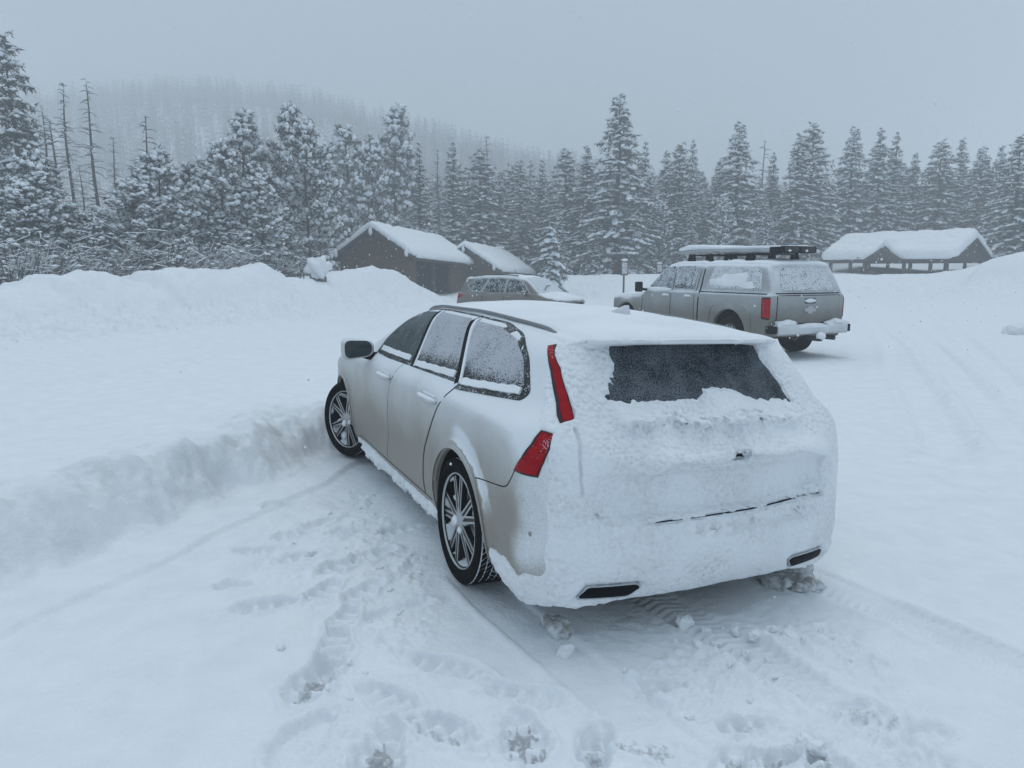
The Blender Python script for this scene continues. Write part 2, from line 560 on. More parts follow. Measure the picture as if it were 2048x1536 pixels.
def footprints():
    """(x, y, heading, length, width, depth, bare, raised)"""
    out = []
    def fp(px, py, hd, L=.31, W=.12, dep=.05, bare=0.0, z=0.0):
        x, y = on_ground(px, py, 0.0); out.append((x, y, math.radians(hd), L, W, dep, bare))
    fp(625, 1360, 80, .34, .15, .05, 1.0); fp(610, 1470, 70, .36, .14, .045, .0); fp(760, 1508, 85, .34, .17, .05, 1.0); fp(875, 1455, 150, .32, .13, .05, .75)
    fp(775, 1395, 140, .34, .13, .045, .35); fp(670, 1290, 100, .36, .14, .04, .15); fp(880, 1330, 155, .42, .13, .05, .4); fp(1045, 1472, 100, .30, .17, .05, 1.0)
    fp(535, 1210, 20, .32, .14, .05, .2); fp(790, 1222, 30, .36, .14, .035, .0); fp(470, 1165, 10, .2, .12, .04, .1); fp(1045, 1390, 160, .32, .13, .04, .4)
    fp(1305, 1375, 10, .26, .12, .045, .6); fp(1290, 1490, 165, .36, .16, .05, .8); fp(1185, 1500, 90, .2, .1, .05, .8); fp(1275, 1425, 20, .3, .1, .04, .5)
    fp(1715, 1420, 155, .42, .14, .04, .7); fp(1740, 1445, 150, .3, .12, .04, .5); fp(1495, 1450, 5, .24, .08, .035, .6); fp(1560, 1515, 10, .3, .08, .05, .9)
    fp(1460, 1530, 60, .25, .12, .05, .9); fp(1655, 1530, 80, .28, .13, .05, .9); fp(1835, 1478, 20, .28, .12, .035, .4); fp(1845, 1525, 170, .3, .12, .035, .4)
    fp(590, 1060, 30, .3, .13, .035, .2); fp(640, 1040, 60, .3, .13, .035, .1); fp(700, 1060, 20, .3, .13, .04, .3); fp(745, 1110, 40, .3, .13, .04, .3); fp(680, 1130, 50, .3, .13, .04, .2)
    fp(600, 1110, 25, .3, .13, .04, .3); fp(650, 1180, 75, .3, .13, .04, .2); fp(560, 1005, 35, .28, .12, .03, .1); fp(520, 1090, 15, .3, .12, .035, .2); fp(730, 1180, 65, .3, .13, .04, .35)
    fp(800, 1060, 35, .3, .12, .04, .2); fp(690, 1235, 85, .3, .13, .04, .3); fp(660, 1330, 95, .3, .13, .04, .2)
    fp(1590, 1160, 30, .5, .3, .02, .9)
    return out
FOOT = footprints()
CHURN = [[on_ground(*p) for p in poly] for poly in (
    [(430, 1120), (520, 1030), (640, 970), (760, 960), (850, 1080), (900, 1200), (860, 1330), (760, 1380), (600, 1300), (560, 1210), (440, 1170)],
    [(560, 1340), (760, 1300), (1000, 1330), (1250, 1330), (1350, 1250), (1500, 1200), (1700, 1250), (1850, 1350), (1950, 1480), (1990, 1560), (1900, 1650), (520, 1650), (560, 1480)])]

def wagon_to_world(x, y):
    c, s = math.cos(WAG_PHI0), math.sin(WAG_PHI0)
    return (.52 - s*x - c*y, 4.0 + c*x - s*y)
WAG_PHI0 = .425

def terrain(X, Y, fine=True, want_grime=False):
    """height and bare-ground amount"""
    X = np.asarray(X, float); Y = np.asarray(Y, float); R = np.hypot(X, Y)
    z = -.0105*np.clip(Y - 5, 0, 65) + .0525*0
    z = z + .035*fbm2(X*.22, Y*.22, 3, 1.0)*sstep(3, 9, R)
    # the wide plough banks
    hb, kb, db, nb = berm(X, Y, BERM_L, 3.7, 2.6, .42, .2, -1.0)
    hf, kf, df, nf = berm(X, Y, BERM_F, 9.0, 5.0, .78, .2, -1.0)
    lum = fbm2(X*.9, Y*.9, 4, 4.0)
    kk = np.maximum(kb*sstep(9, 4, db), kf*sstep(14, 6, df))
    z = z + kb*(hb + .26*lum*sstep(.25, .6, kb)*sstep(1.0, .86, kb) + .05*lum + .26*np.abs(fbm2(X*.75, Y*.75, 3, 17.0))*sstep(.25, .7, kb) - .06 + .05*fbm2(X*3.1, Y*3.1, 3, 19.0)*sstep(.2, .5, kb) - z)
    z = z + kf*(hf + .12*lum*sstep(.2, .8, kf) - z)
    z = z + .10*np.clip(Y - 54, 0, 26)*sstep(16, 27, X)
    # ploughed rubble on the toes
    tz = np.where(nb, sstep(.02, .12, kb)*sstep(.8, .35, kb), 0) + np.where(nf, sstep(.03, .15, kf)*sstep(.9, .5, kf), 0)*.8
    if fine:
        rub = np.abs(fbm2(X*2.6, Y*2.6, 4, 6.0))
        z = z + tz*(.26*rub + .10*fbm2(X*7, Y*7, 2, 8.0))
    # the windrow beside the wagon
    d, t, s = seg_dist(X, Y, RIDGE)
    nearside = s < 0
    wob = 1 + .3*fbm2(X*1.1, Y*1.1, 3, 3.0)
    prof = np.where(nearside, np.exp(-np.clip(d*(1 + .22*fbm2(X*4, Y*4, 3, 1.3))/(.42*wob), 0, 4)**4), np.exp(-(d/(1.0*wob))**2))
    ends = sstep(0, 2.0, t)
    z = z + prof*(.40 + .10*fbm2(X*1.7, Y*1.7, 3, 9.0))
    bare = np.zeros_like(z); grime = np.zeros_like(z)
    if not fine: return z, bare
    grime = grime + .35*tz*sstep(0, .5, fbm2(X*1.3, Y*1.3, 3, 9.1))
    # scuffed windrow face: grey ploughed dirt that also paints in the slope's shade
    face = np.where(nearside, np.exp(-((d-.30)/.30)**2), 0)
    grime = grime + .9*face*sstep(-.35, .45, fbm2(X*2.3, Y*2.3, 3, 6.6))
    z = z + face*(.10*fbm2(X*3.5, Y*3.5, 4, 2.5) - .01)
    # tyre-made step at its foot
    foot = np.where(nearside, d, 0)
    z = z - .028*sstep(.95, 1.0, foot + .12*fbm2(X*.8, Y*.8, 2, 5.0))*sstep(1.9, 1.2, foot)
    # driven ruts in the lot: long shallow strokes along the lane
    for ang, frq, amp, sd in ((math.radians(-24), 1.5, .040, 11.0), (math.radians(20), 1.3, .030, 12.0)):
        u = X*math.cos(ang) + Y*math.sin(ang); v = -X*math.sin(ang) + Y*math.cos(ang)
        msk = sstep(6.0, 9.0, Y)*sstep(40, 25, Y)*(sstep(.5, 4, X) if ang < 0 else sstep(-2.0, -5.0, X))
        z = z + amp*msk*(fbm2(u*frq, v*.07, 3, sd))
    for a, b, w in (((2048, 905), (1790, 640), .26), ((1900, 905), (1735, 640), .26), ((2048, 800), (1840, 610), .24)):
        A = on_lot(*a); B = on_lot(*b)
        dd, tt, ss = seg_dist(X, Y, [A, ((A[0]+B[0])/2+.25, (A[1]+B[1])/2), B])
        z = z - .035*sstep(w, w*.5, dd) + .030*np.exp(-((dd-w*1.15)/.09)**2)*(1 + fbm2(X*6, Y*6, 2, 3.0))
    for a, b, w in (((0, 790), (780, 655), .30), ((0, 735), (820, 630), .30), ((0, 700), (800, 618), .28)):
        A = on_lot(*a); B = on_lot(*b)
        dd, tt, ss = seg_dist(X, Y, [A, B])
        z = z - .045*sstep(w, w*.5, dd) + .04*np.exp(-((dd-w*1.15)/.10)**2)
    # chunky, trodden snow
    ch = np.zeros_like(z)
    near = (R < 9)
    if near.any():
        xn, yn = X[near], Y[near]
        c = np.zeros(xn.shape)
        for poly in CHURN:
            sd_ = poly_sd(xn + .25*fbm2(xn*2, yn*2, 3, 1.5), yn + .25*fbm2(xn*2, yn*2, 3, 7.5), poly)
            c = np.maximum(c, sstep(.06, -.22, sd_))
        big = fbm2(xn*3.2, yn*3.2, 4, 2.0); small = np.abs(fbm2(xn*9, yn*9, 3, 5.0))
        patchy = sstep(-.25, .35, fbm2(xn*1.6, yn*1.6, 3, 14.0))
        crisp = np.abs(fbm2(xn*19, yn*19, 2, 8.0)); dz = c*(.028*big + (.010 + .030*patchy)*small + (.006 + .022*patchy)*crisp - .010)
        # clods pushed up behind the bumper
        cx, cy = on_ground(1470, 1275)
        pile = np.exp(-(((xn-cx)*.9 + (yn-cy)*.35)/.55)**2 - ((yn-cy)/.22)**2)
        dz = dz + pile*(.03 + .12*np.abs(fbm2(xn*6, yn*6, 4, 3.3)))
        b_ = np.zeros(xn.shape)
        nz1 = fbm2(xn*14, yn*14, 3, 4.4); nz2 = fbm2(xn*40, yn*40, 2, 6.4)
        for (fx, fy, hd, L, W, dep, br) in FOOT:
            k = (np.abs(xn-fx) < .45) & (np.abs(yn-fy) < .45)
            if not k.any(): continue
            ax, ay = xn[k]-fx, yn[k]-fy
            u = ax*math.cos(hd) + ay*math.sin(hd); v = -ax*math.sin(hd) + ay*math.cos(hd)
            e = np.sqrt((u/(L/2))**2 + (v/(W/2*(1 - .18*np.sin(u/L*6))))**2) + .22*nz1[k]
            dep = dep*.72
            dz[k] += -dep*sstep(1.1, .75, e) + dep*.45*np.exp(-((e-1.25)/.2)**2)*(1+nz1[k]*1.5) + .016*sstep(1.0, .7, e)*np.sin(u*85)*(br > .1)
            b_[k] = np.maximum(b_[k], br*.7*sstep(.85, .30, e + .7*nz2[k] + .4*nz1[k]))
        # tyre tracks leading back from the wagon's wheels
        c0, s0 = math.cos(WAG_PHI0), math.sin(WAG_PHI0)
        cxr = -s0*(xn-.52) + c0*(yn-4.0); cyr = -c0*(xn-.52) - s0*(yn-4.0)
        for wy, w, deep in ((.80, .13, .022), (.10, .12, .016), (-.80, .14, .02)):
            wy2 = wy - .10*np.clip(-cxr-.3, 0, 3)
            dd = np.abs(cyr - wy2)
            m = sstep(w, w*.8, dd)*sstep(.15, -.1, cxr)*sstep(-2.3, -1.3, cxr)
            dz = dz*(1-.8*m) - deep*m + .018*np.exp(-((dd-w*1.1)/.035)**2)*sstep(.15, -.1, cxr)*sstep(-2.3, -1.2, cxr)
            if wy < .5:
                dz = dz + .011*m*np.sin(cxr*130 + np.abs(cyr-wy2)*60)
            b_ = np.maximum(b_, .22*m)
        # smooth floor under the car
        under = sstep(.0, .25, np.minimum(np.minimum(cxr+1.25, 3.6-cxr), np.minimum(1.05-cyr, cyr+1.2)))
        dz = dz*(1-.7*under)
        z[near] += dz; bare[near] = b_
    z = z + .006*fbm2(X*5, Y*5, 3, 3.0)*sstep(12, 6, R)
    return (z, bare, grime) if want_grime else (z, bare)

def gz(x, y):
    return float(terrain(np.array([x]), np.array([y]), False)[0][0])

def build_ground():
    th = np.concatenate([np.linspace(-180, -46, 60, endpoint=False), np.linspace(-46, 46, 700, endpoint=False), np.linspace(46, 180, 60, endpoint=False)])
    th = np.radians(th)
    r = np.concatenate([np.geomspace(.4, 2.2, 30, endpoint=False), np.geomspace(2.2, 9, 440, endpoint=False), np.geomspace(9, 70, 270, endpoint=False), np.geomspace(70, 900, 40)])
    TH, RR = np.meshgrid(th, r, indexing='ij')
    X = RR*np.sin(TH); Y = RR*np.cos(TH)
    Z, B, G = terrain(X, Y, True, True)
    n, m = X.shape
    V = np.stack([X, Y, Z], -1).reshape(-1, 3)
    i = np.arange(n)[:, None]; j = np.arange(m-1)[None, :]
    i2 = (i+1) % n
    Q = np.stack([i*m+j + 0*i, i2*m+j, i2*m+j+1, i*m+j+1], -1).reshape(-1, 4)[:, ::-1]
    c = len(V)
    V = np.concatenate([V, [[0, 0, float(Z[:, 0].mean())]]])
    me = mesh_from('snowy_ground', V, np.ascontiguousarray(Q))
    a = me.attributes.new('bare', 'FLOAT', 'POINT'); a.data.foreach_set('value', np.append(B.ravel(), 0).astype(np.float32))
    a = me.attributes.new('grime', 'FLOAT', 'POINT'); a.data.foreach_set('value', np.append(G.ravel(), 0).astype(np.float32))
    t = NT('ground_snow')
    co = t.coord('Object')
    ba = t.attr('bare')
    g = t.noise(55, 4, .65, co); med = t.noise(4.5, 4, .6, co)
    base = t.mix(t.ramp(med, .3, .75), (.86, .885, .91), (.80, .835, .87))
    base = t.mix(t.math('MULTIPLY', t.attr('grime'), t.ramp(t.noise(11, 4, .6, co), .3, .65, .3, 1.0)), base, (.63, .64, .645))  # real grime, plus the shade painted on the windrow face
    k = t.ramp(t.math('ADD', ba, t.math('MULTIPLY', t.math('SUBTRACT', g, .5), .9)), .32, .8)
    col = t.mix(k, base, (.42, .43, .44))
    t.set(Base_Color=col, Roughness=t.mix(k, (.75,)*3, (.5,)*3), Specular_IOR_Level=.25)
    h = t.math('ADD', t.math('MULTIPLY', t.noise(9, 4, .6, co), 1.0), t.math('MULTIPLY', g, .30))
    t.bump(h, .55, .03)
    return obj('snowy_ground', me, t.m, kind='structure')
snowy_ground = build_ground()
# ---------------------------------------------------------------- trees
def _needle_mat():
    t = NT('needles')
    n = t.noise(2.5, 2); r = t.n('ShaderNodeObjectInfo').outputs['Random']
    c = t.mix(t.ramp(n, .35, .65), (.060, .076, .073), (.115, .13, .122))
    c = t.mix(t.math('MULTIPLY', r, .5), c, (.13, .128, .118))
    t.set(Base_Color=c, Roughness=.7, Specular_IOR_Level=.2)
    return t.m
def _bark_mat(name, col):
    t = NT(name)
    n = t.noise(12, 4, .6)
    nz = t.sep(t.normal())[2]
    fr = t.ramp(t.math('ADD', nz, t.math('MULTIPLY', t.math('SUBTRACT', n, .5), .8)), .25, .5)
    t.set(Base_Color=t.mix(fr, t.mix(n, col, tuple(q*1.7 for q in col)), (.80, .83, .86)), Roughness=.85)
    t.bump(n, .6, .02)
    return t.m
M['needles'] = _needle_mat()
M['bark'] = _bark_mat('bark', (.05, .042, .036))
M['dead_bark'] = _bark_mat('dead_bark', (.075, .068, .062))
M['tree_snow'] = plain('tree_snow', (.82, .85, .88), .8)

RS = np.random.RandomState(21)
def _dome(seed, flat=.55):
    bm = bmesh.new(); bmesh.ops.create_icosphere(bm, subdivisions=1, radius=1.0)
    V = np.array([v.co[:] for v in bm.verts]); F = np.array([[v.index for v in f.verts] for f in bm.faces]); bm.free()
    r = np.random.RandomState(seed)
    V = V*(1 + .35*r.normal(size=(len(V), 1)).clip(-1, 1)*.6)
    V[:, 2] = np.where(V[:, 2] < 0, V[:, 2]*.35, V[:, 2])*flat
    return V, F
def _tuft(seed, k=12, down=.3, w=.10, length=1.0):
    r = np.random.RandomState(seed); V = []; F = []
    for i in range(k):
        a = r.uniform(0, 6.283); e = r.uniform(-.9, .75) - down*.5
        d = np.array([math.cos(a)*math.cos(e), math.sin(a)*math.cos(e), math.sin(e)])
        q = np.cross(d, [0, 0, 1]); q = q/max(np.linalg.norm(q), 1e-6); q = q*math.cos(r.uniform(0, 3)) + np.cross(d, q)*math.sin(r.uniform(0, 3))
        L = length*r.uniform(.6, 1.15); o = r.normal(size=3)*.18
        n = len(V)
        V += [o - q*w*1.2, o + q*w*1.2, o + d*L + q*w*.3]
        F.append((n, n+1, n+2))
    return np.array(V), np.array(F)
DOMES = [_dome(i) for i in range(6)]
DOMES_TALL = [_dome(20+i, .95) for i in range(6)]
TUFTS = [_tuft(40+i) for i in range(8)]
TUFTS_UP = [_tuft(60+i, 13, -.6, .075) for i in range(8)]

def scatter(templates, pos, size, yaw, sxyz=None, tilt=None):
    """many copies of small templates as one vertex/triangle soup"""
    Vs = []; Fs = []; n = 0
    which = RS.randint(len(templates), size=len(pos))
    for k, (tv, tf) in enumerate(templates):
        m = which == k
        if not m.any(): continue
        p = pos[m]; s = size[m]; c = np.cos(yaw[m]); q = np.sin(yaw[m])
        v = tv[None]*(s[:, None, None] if sxyz is None else (s[:, None]*sxyz[m])[:, None, :])
        if tilt is not None:
            ct, st = np.cos(tilt[m])[:, None], np.sin(tilt[m])[:, None]      # nose down along local x
            v = np.stack([v[..., 0]*ct + v[..., 2]*st, v[..., 1], -v[..., 0]*st + v[..., 2]*ct], -1)
        v = np.stack([v[..., 0]*c[:, None] - v[..., 1]*q[:, None], v[..., 0]*q[:, None] + v[..., 1]*c[:, None], v[..., 2]], -1) + p[:, None]
        f = tf[None] + (n + np.arange(len(p))*len(tv))[:, None, None]
        Vs.append(v.reshape(-1, 3)); Fs.append(f.reshape(-1, 3)); n += len(p)*len(tv)
    return np.concatenate(Vs), np.concatenate(Fs)

def spruce_meshes(seed, H=14.0, R=2.4, dens=1.0, snow=1.0, low=.05, power=.85, droop=.45):
    r = np.random.RandomState(seed)
    tr = MB(); zs = np.linspace(-.5, H, 9)
    tr.tube([(.05*math.sin(z*.6+seed), .05*math.cos(z*.5), z) for z in zs], [max(.012, .017*H*(1-z/H)**.9 + .008) for z in np.clip(zs, 0, H)], 7)
    P = []; D = []; S = []; Y = []
    z = H*low
    while z < H*.985:
        k = max(3, int((6.5 + r.uniform(-1, 1))*(.6 + .4*(1-z/H))))
        a0 = r.uniform(0, 6.28)
        for i in range(k):
            L = R*(1-z/H)**power*r.uniform(.72, 1.12) + .12
            if r.rand() < .10: L *= r.uniform(.25, .6)
            if r.rand() < .04: continue
            a = a0 + i*6.283/k + r.normal()*.18
            e = .35*(z/H) - .12 + r.normal()*.14      # upward near the top
            nn = max(1, int(L/.34*dens))
            base = z + r.uniform(-.26, .26)
            if L > .7:
                t2 = np.linspace(0, .9, 3)
                tr.tube([(math.cos(a)*L*t, math.sin(a)*L*t, base + L*t*math.sin(e) - droop*L*t*t*.5) for t in t2], [.022, .014, .005], 4, cap=False)
            for j in range(nn):
                t = (j+.6+r.uniform(-.2, .2))/nn
                if t < .22 and L > 1: continue
                lat = r.normal()*.16*L*(1.1-t)
                x = math.cos(a)*L*t - math.sin(a)*lat; y = math.sin(a)*L*t + math.cos(a)*lat
                P.append((x, y, base + L*t*math.sin(e) - droop*L*t*t*.5)); D.append(e - droop*t); S.append((.20 + .13*(1-t) + .04*L)*r.uniform(.8, 1.2)*min(1, .5 + L)); Y.append(a + r.normal()*.3)
        z += r.uniform(.22, .36)*(.75 + .5*(1-z/H))
    P = np.array(P); D = np.array(D); S = np.array(S); Y = np.array(Y)
    cv, cf = scatter(TUFTS, P - np.array([0, 0, .04]), S*1.25, Y)
    m = r.rand(len(P)) < .86*snow
    sx = np.stack([r.uniform(.8, 1.2, m.sum()), r.uniform(.55, .9, m.sum()), r.uniform(.55, .95, m.sum())], 1)
    sv, sf = scatter(DOMES, P[m] + np.array([0, 0, .03]), S[m]*.90, Y[m], sx, -D[m])
    return (mesh_from('trunk', np.concatenate(tr.V), tr.F, True), mesh_from('crown', cv, cf, False), mesh_from('snow_load', sv, sf, True))

def pine_meshes(seed, H=9.0, R=2.6, bare=.25, snow=1.0, tufts=1.0, fork=False):
    """open, irregular pine with reaching boughs that end in tufts capped with snow"""
    r = np.random.RandomState(seed)
    tr = MB(); lean = r.normal(size=2)*.03
    def trunk_at(z): return np.array([lean[0]*z + .12*math.sin(z*.5+seed), lean[1]*z + .12*math.cos(z*.45+seed), z])
    zs = np.linspace(-.5, H*.97, 10)
    tr.tube([trunk_at(z) for z in zs], [max(.015, .0145*H*(1-z/H)**.8 + .01) for z in np.clip(zs, 0, H)], 7)
    P = []; S = []; Y = []; strips = MB()
    nb = int(H*8)
    for i in range(nb):
        zf = .06 + .92*(i+.5)/nb
        z0 = H*zf
        prof = (math.sin(min(1, (zf+.12)/1.05)*math.pi)**.55)*(1.05-.35*zf)
        L = R*prof*r.uniform(.65, 1.15)
        a = i*2.4 + r.normal()*.4
        e = (.15 + .75*zf) + r.normal()*.15
        twigs = zf < bare
        pts = []
        for t in np.linspace(0, 1, 6):
            el = e*(.55 + .6*t)
            pts.append(trunk_at(z0) + np.array([math.cos(a+.25*t*math.sin(i))*L*t*math.cos(el*.8), math.sin(a+.25*t*math.sin(i))*L*t*math.cos(el*.8), L*t*math.sin(el)*.75 - (.25*L*t if twigs else 0)]))
        pts = np.array(pts)
        tr.tube(pts, np.linspace(.035*(1-zf*.6), .008, 6), 5, cap=False)
        if L > .6: strips.tube(pts[1:] + np.array([0, 0, .025]), np.linspace(.026, .012, 5)*r.uniform(.7, 1.5), 5, flat=.8)
        ns = int((6 + L*5.0)*tufts)
        for j in range(ns):
            t = r.uniform(.30, 1.0)**.7 if not twigs else r.uniform(.4, 1)
            q = np.array([np.interp(t, np.linspace(0, 1, 6), pts[:, c]) for c in range(3)])
            sl = r.uniform(.18, .55)*(1.15-t*.5)
            aa = a + r.choice([-1, 1])*r.uniform(.4, 1.1)
            tip = q + np.array([math.cos(aa)*sl, math.sin(aa)*sl, sl*r.uniform(.1, .8)*(1 if not twigs else .1)])
            if r.rand() < .55: tr.tube([q, (q+tip)/2 + np.array([0, 0, -.02]), tip], [.010, .007, .004], 3, cap=False)
            if twigs and r.rand() < .45: continue
            P.append(tip); S.append(r.uniform(.15, .26)); Y.append(aa)
        if not twigs:
            P.append(pts[-1]); S.append(.22); Y.append(a)
    P.append(trunk_at(H*.97)); S.append(.24); Y.append(0)
    P = np.array(P); S = np.array(S); Y = np.array(Y)
    cv, cf = scatter(TUFTS_UP, P, S*1.55, Y)
    m = r.rand(len(P)) < .80*snow
    sx = np.stack([r.uniform(.75, 1.15, m.sum()), r.uniform(.6, .95, m.sum()), r.uniform(.8, 1.25, m.sum())], 1)
    sv, sf = scatter(DOMES_TALL, P[m] + np.array([0, 0, .05]), S[m]*.95, Y[m], sx, np.full(m.sum(), -.35))
    n0 = len(sv); stv = np.concatenate(strips.V)
    stf = [f for f in strips.F]
    F = [tuple(f) for f in sf] + [tuple(i+n0 for i in f) for f in stf]
    return (mesh_from('trunk', np.concatenate(tr.V), tr.F, True), mesh_from('crown', cv, cf, False), mesh_from('snow_load', np.concatenate([sv, stv]), F, True))

def snag_meshes(seed, H=13.0, twig=1.0, lean=0.0):
    r = np.random.RandomState(seed); tr = MB(); sn = MB()
    def at_(z): return np.array([lean*z + .10*math.sin(z*.55+seed), .06*math.cos(z*.6), z])
    zs = np.linspace(-.5, H, 14)
    tr.tube([at_(z) for z in zs], [max(.012, .0105*H*(1-z/H)**.75 + .012) for z in np.clip(zs, 0, H)], 7)
    n = int(H*11*twig)
    for i in range(n):
        zf = r.uniform(.12, .99)
        L = (1.75*(1-zf)**.7 + .22)*r.uniform(.35, 1.15); a = r.uniform(0, 6.28); b = at_(H*zf)
        e = r.uniform(-.55, .15) + .3*zf
        d = np.array([math.cos(a), math.sin(a), e])
        pts = [b, b + d*L*.5 + np.array([0, 0, .04*L]), b + d*L + np.array([0, 0, -.12*L])]
        tr.tube(pts, [.034, .022, .010], 4, cap=False)
        if r.rand() < .7: sn.tube(np.array(pts) + np.array([0, 0, .030]), [.018, .030, .012], 4, cap=False, flat=.7)
        for q in range(2):
            if r.rand() < .5 and L > .5:
                p0 = b + d*L*r.uniform(.4, .9); aa = a + r.choice([-1, 1])*r.uniform(.4, 1)
                tr.tube([p0, p0 + np.array([math.cos(aa), math.sin(aa), -.2])*L*.3], [.007, .003], 3, cap=False)
    return (mesh_from('trunk', np.concatenate(tr.V), tr.F, True), mesh_from('branch_snow', np.concatenate(sn.V), sn.F, True))

def shrub_meshes(seed, H=2.2, R=1.6):
    r = np.random.RandomState(seed); tr = MB(); sn = MB(); P = []; S = []
    for i in range(46):
        a = r.uniform(0, 6.28); t0 = r.uniform(0, .35); L = H*r.uniform(.5, 1.05)
        b = np.array([math.cos(a)*t0*R, math.sin(a)*t0*R, -.2]); a2 = a + r.normal()*.5
        pts = np.array([b + np.array([math.cos(a2)*R*.75*t*t**.3, math.sin(a2)*R*.75*t, L*t**.8*1.1]) for t in (0, .35, .7, 1)])
        tr.tube(pts, [.026, .019, .013, .007], 4, cap=False)
        for j in range(6):
            t = r.uniform(.25, 1); q = np.array([np.interp(t, (0, .35, .7, 1), pts[:, c]) for c in range(3)])
            aa = r.uniform(0, 6.28); d = np.array([math.cos(aa), math.sin(aa), r.uniform(-.1, .7)])*r.uniform(.2, .5)
            tr.tube([q, q + d], [.007, .003], 3, cap=False)
            if r.rand() < .6: sn.tube([q + np.array([0, 0, .012]), q + d*.55 + np.array([0, 0, .016]), q + d + np.array([0, 0, .01])], [.01, .017, .008], 4, cap=False, flat=.8)
            if r.rand() < .28: P.append(q + d); S.append(r.uniform(.05, .12))
    P = np.array(P); S = np.array(S); Y = r.uniform(0, 6.28, len(P))
    sx = np.stack([r.uniform(.8, 1.3, len(P)), r.uniform(.6, 1, len(P)), r.uniform(.6, 1, len(P))], 1)
    sv, sf = scatter(DOMES, P, S, Y, sx)
    n0 = len(sv)
    F = [tuple(f) for f in sf] + [tuple(i+n0 for i in f) for f in sn.F]
    return (mesh_from('stem', np.concatenate(tr.V), tr.F, True), mesh_from('snow_load', np.concatenate([sv] + sn.V), F, True))

SPRUCE = [(spruce_meshes(1, 14, 2.9, droop=.6), 14), (spruce_meshes(2, 14, 3.4, low=.03, power=.8), 14), (spruce_meshes(3, 14, 2.4, power=.9, droop=.3), 14), (spruce_meshes(4, 14, 3.1, snow=.9, power=.62, low=.10), 14), (spruce_meshes(5, 14, 2.1, power=.75, snow=.95, droop=.7), 14), (pine_meshes(15, 12, 2.4, bare=.15, tufts=1.2), 12), (pine_meshes(16, 12, 2.0, bare=.25, tufts=1.2), 12)]
PINE = [(pine_meshes(11, 9, 2.7), 9), (pine_meshes(12, 9, 2.3, bare=.3), 9), (pine_meshes(13, 9, 3.0, bare=.2), 9), (pine_meshes(14, 9, 1.9, bare=.35), 9)]
LITTLE = (spruce_meshes(8, 4.2, 1.35, dens=2.2, low=.02, power=.8, droop=.6, snow=1.4), 4.2)
SNAG = [(snag_meshes(31, 13, 1.0, .01), 13), (snag_meshes(32, 13, .8, -.035), 13), (snag_meshes(33, 9, .6, .0), 9)]
SHRUB = [(shrub_meshes(41), 2.2), (shrub_meshes(42, 1.8, 1.9), 1.8), (shrub_meshes(43, 2.6, 1.5), 2.6)]

def plant(name, proto, x, y, height, rz, label, cat, group=None, widen=1.0, z=None, parts=None, sink=0.0):
    meshes, H0 = proto
    k = height/H0
    o = empty(name, (x, y, (gz(x, y) if z is None else z) - sink), rz, label=label, category=cat)
    if group: o['group'] = group
    o.scale = (k*widen, k*widen, k)
    mats = parts or (M['bark'], M['needles'], M['tree_snow'])
    for m, mt in zip(meshes, mats):
        q = obj(m.name.split('.')[0], m, mt, o)
        if not q.name.startswith('trunk'): q['kind'] = 'stuff'
    return o

def tree_px(px, top, Y, proto, name, label, group=None, widen=1.0, parts=None, rz=None, cat='tree'):
    x, _, zt = at(px, top, Y)
    g = gz(x, Y)
    return plant(name, proto, x, Y, max(1.0, zt-g), random.uniform(0, 6.28) if rz is None else rz, label, cat, group, widen, g, parts)

# --- left stand behind the plough bank
tree_px(8, 62, 38, SPRUCE[3], 'spruce_tree', 'tall dark narrow spruce cut by the left edge of the picture', widen=.92)
tree_px(75, 300, 30, PINE[0], 'pine_tree', 'snow-loaded pine in front of the bare snags, left of the berm dip', widen=1.0)
tree_px(-40, 400, 27, PINE[1], 'pine_tree', 'low snowy pine half out of the picture at the far left')
tree_px(305, 300, 33, PINE[2], 'pine_tree', 'broad snow-capped pine standing over the dip in the snow bank', widen=1.05)
tree_px(445, 282, 36, PINE[1], 'pine_tree', 'round-topped snowy pine in front of the tallest pines of the left stand', widen=.95)
tree_px(473, 222, 42, PINE[3], 'pine_tree', 'tall pine, left of the two highest crowns behind the snow bank', widen=.95)
tree_px(567, 214, 43, PINE[0], 'pine_tree', 'tall pine with the highest crown in the middle of the left stand', widen=.8)
tree_px(606, 240, 41, PINE[2], 'pine_tree', 'snowy pine just right of the highest crown in the left stand', widen=.75)
tree_px(690, 250, 62, PINE[3], 'pine_tree', 'pine with a dense rounded top behind the restroom gable', widen=1.0)
tree_px(735, 275, 61, PINE[1], 'pine_tree', 'open forked pine directly behind the restroom ridge', widen=.75)
tree_px(781, 213, 63, PINE[3], 'pine_tree', 'tall slender pine rising behind the restroom roof', widen=.85)
tree_px(838, 285, 64, SPRUCE[2], 'spruce_tree', 'snowy spruce right of the slender pine behind the restroom', widen=1.0)
tree_px(628, 300, 52, PINE[0], 'pine_tree', 'snowy pine left of the restroom gable, behind the capped boulder', widen=.8)
tree_px(520, 330, 36, PINE[3], 'pine_tree', 'smaller pine in front of the tall crowns, above the berm peak', widen=1.1)
tree_px(385, 330, 38, PINE[3], 'pine_tree', 'smaller dark pine between the broad pine and the round-topped one')
tree_px(190, 420, 34, PINE[2], 'pine_tree', 'low snowy pine at the foot of the leaning snag', widen=1.0)
